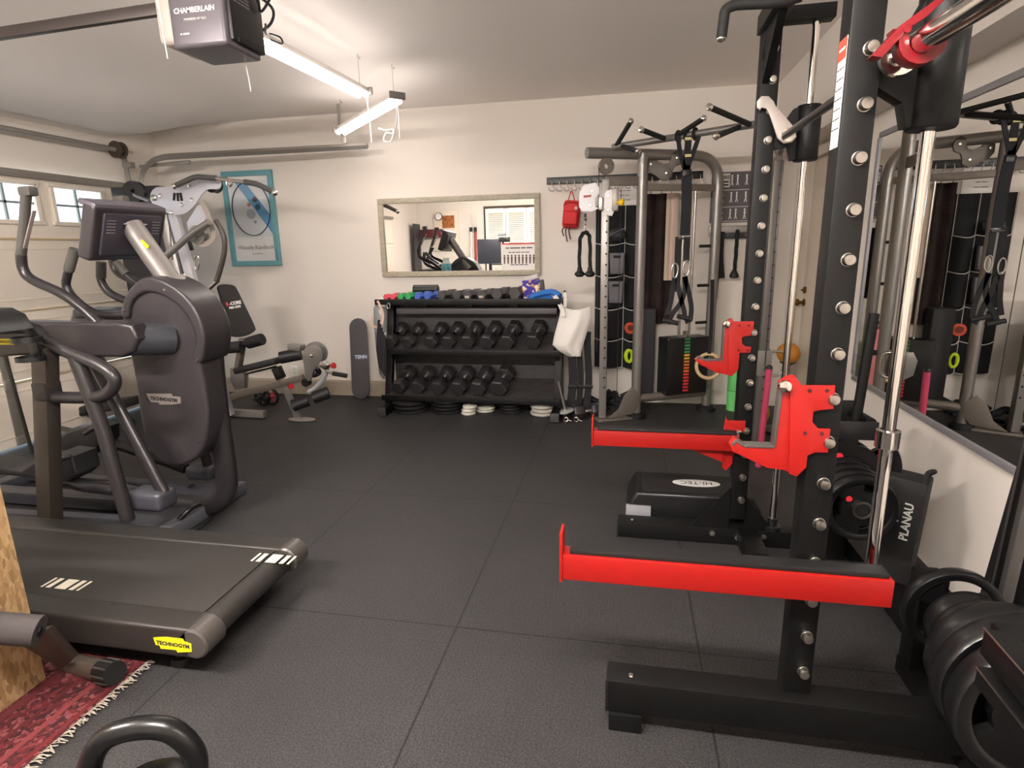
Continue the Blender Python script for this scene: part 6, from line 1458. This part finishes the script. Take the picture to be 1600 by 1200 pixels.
# ================================================================== ROOM BEHIND THE VIEWER (only in the wall mirror)
def mbox(px0, px1, py0, py1, y, dep, m, name, par=None, floor=False, bev=.004):
    a, b_ = MR(px0, py0, y), MR(px1, py1, y); a.x, b_.x = max(a.x, XL + .12), max(b_.x, XL + .13); z0, z1 = min(a.z, b_.z), max(a.z, b_.z)
    if floor: z0 = 0.0
    return build(name, G().box(((a.x + b_.x) / 2, y - dep / 2, (z0 + z1) / 2), (abs(b_.x - a.x), dep, z1 - z0), bev=bev), m, par)
def mthing(name, label, cat, px, py, y): return thing(name, label, cat, MR(px, py, y))
t = mthing('storage_cabinet', 'tall dark cabinet reflected at one end of the wall mirror', 'cabinet', 632, 400, -1.6)
mbox(619, 646, 350, 410, -1.6, .45, mat('cabinet charcoal', '#39383c', .5), 'body', t, True); mbox(642, 643, 366, 410, -1.595, .006, mat('cabinet door dark', '#222226', .5), 'door', t); mbox(643.5, 645.5, 366, 410, -1.595, .006, mat('cabinet door dark', '#222226', .5), 'door', t)
t = mthing('maroon_shelf', 'maroon wall shelf reflected behind the elliptical handles', 'shelf', 668, 365, -2.1)
mbox(648, 690, 359, 370, -2.02, .16, mat('maroon paint', '#5c2028', .5), 'board', t); mbox(650, 654, 364, 372, -2.06, .10, mat('maroon paint', '#5c2028', .5), 'bracket', t)
t = mthing('framed_photo', 'warm toned framed picture reflected above the maroon shelf', 'picture', 700, 345, -2.17)
mbox(676, 718, 330, 392, -2.17, .02, mat('door cream', '#e6d8c6', .6), 'mount', t); mbox(690, 710, 337, 356, -2.165, .02, noise_mat('warm collage', [(.3, '#5a2f1c'), (.55, '#b4703a'), (.8, '#7a3a30')], 14), 'print', t)
t = mthing('wall_clock', 'small round wall clock reflected beside the warm picture', 'clock', 685, 338, -2.15)
q = MR(685.5, 338.5, -2.12); build('case', G().lathe([(0, 0), (.085, 0), (.085, .03), (.075, .035), (0, .035)], q, (0, 1, 0), 32), blacks_m, t); build('dial', G().lathe([(.072, .0), (.072, .001), (0, .001)], q + V((0, .036, 0)), (0, 1, 0), 32), white_m, t); build('hand', G().bar(q + V((0, .039, 0)), q + V((.02, .039, .05)), .006, .003, .001), ink_m, t); build('hand', G().bar(q + V((0, .039, 0)), q + V((-.03, .039, .01)), .006, .003, .001), ink_m, t)
for k, (px, c_, lb) in enumerate(((733, '#d8d2c8', 'white exercise bar reflected in the mirror'), (740, '#9a2a24', 'red exercise bar reflected in the mirror'))):
    a = MR(px, 362, -2.0); t = thing('exercise_bar', lb, 'bar', (a.x, -2.05, 0), 'bars leaning behind the viewer')
    build('bar', G().tube([(a.x, -2.0, .01), (a.x, -2.15, a.z)], .03, 12), mat('bar ' + c_, c_, .5), t); build('cap', G().tube([(a.x, -2.15, a.z), (a.x, -2.155, a.z + .1)], .034, 12), rubber_m, t)
    w = build('wire_loop', G().tube([(a.x - .03, -2.15, a.z + .1), (a.x - .035, -2.15, a.z + .38), (a.x + .035, -2.15, a.z + .38), (a.x + .03, -2.15, a.z + .1)], .006, 6), steel_m, t)
t = mthing('computer_monitor', 'large dark computer monitor reflected in front of the louvred doors', 'monitor', 765, 395, -1.0)
mbox(745, 783, 374, 412, -1.0, .03, mat('monitor dark', '#2b2c33', .3), 'panel', t); 
mz = MR(765, 412, -1.0); dz_ = MR(765, 418, -1.0).z
dzk = .95
build('stand', G().box((mz.x, -1.06, (dzk + mz.z) / 2 + .01), (.06, .05, mz.z - dzk + .02), bev=.004), blacks_m, t); build('base', G().box((mz.x, -1.05, dzk + .008), (.28, .2, .014), bev=.004), blacks_m, t)
t = thing('standing_desk', 'white topped desk behind the viewer under the reflected monitor', 'desk', (mz.x + .2, -1.05, 0))
build('desktop', G().box((mz.x + .15, -1.1, dzk - .018), (1.3, .65, .034), bev=.005), white_m, t)
for x in (-.42, .72): build('leg', G().box((mz.x + x, -1.1, (dzk - .035) / 2), (.07, .5, dzk - .035), bev=.005), blacks_m, t)
t = thing('desk_camera', 'dark camera on a desk arm reflected beside the monitor', 'camera', (mz.x + .35, -1.05, dzk))
a = MR(785, 372, -1.0); build('post', G().tube([(a.x, -1.05, dzk), (a.x, -1.05, a.z)], .02, 12), blacks_m, t); build('body', G().box((a.x + .03, -1.05, a.z - .03), (.22, .12, .1), bev=.01), blacks_m, t); build('head', G().box((a.x - .02, -1.05, a.z + .07), (.16, .08, .05), bev=.008), mat('camera grey', '#6a6c72', .5), t); build('lens', G().lathe([(0, 0), (.04, 0), (.04, .05), (0, .05)], (a.x + .02, -.99, a.z - .03), (0, 1, 0), 20), blacks_m, t)
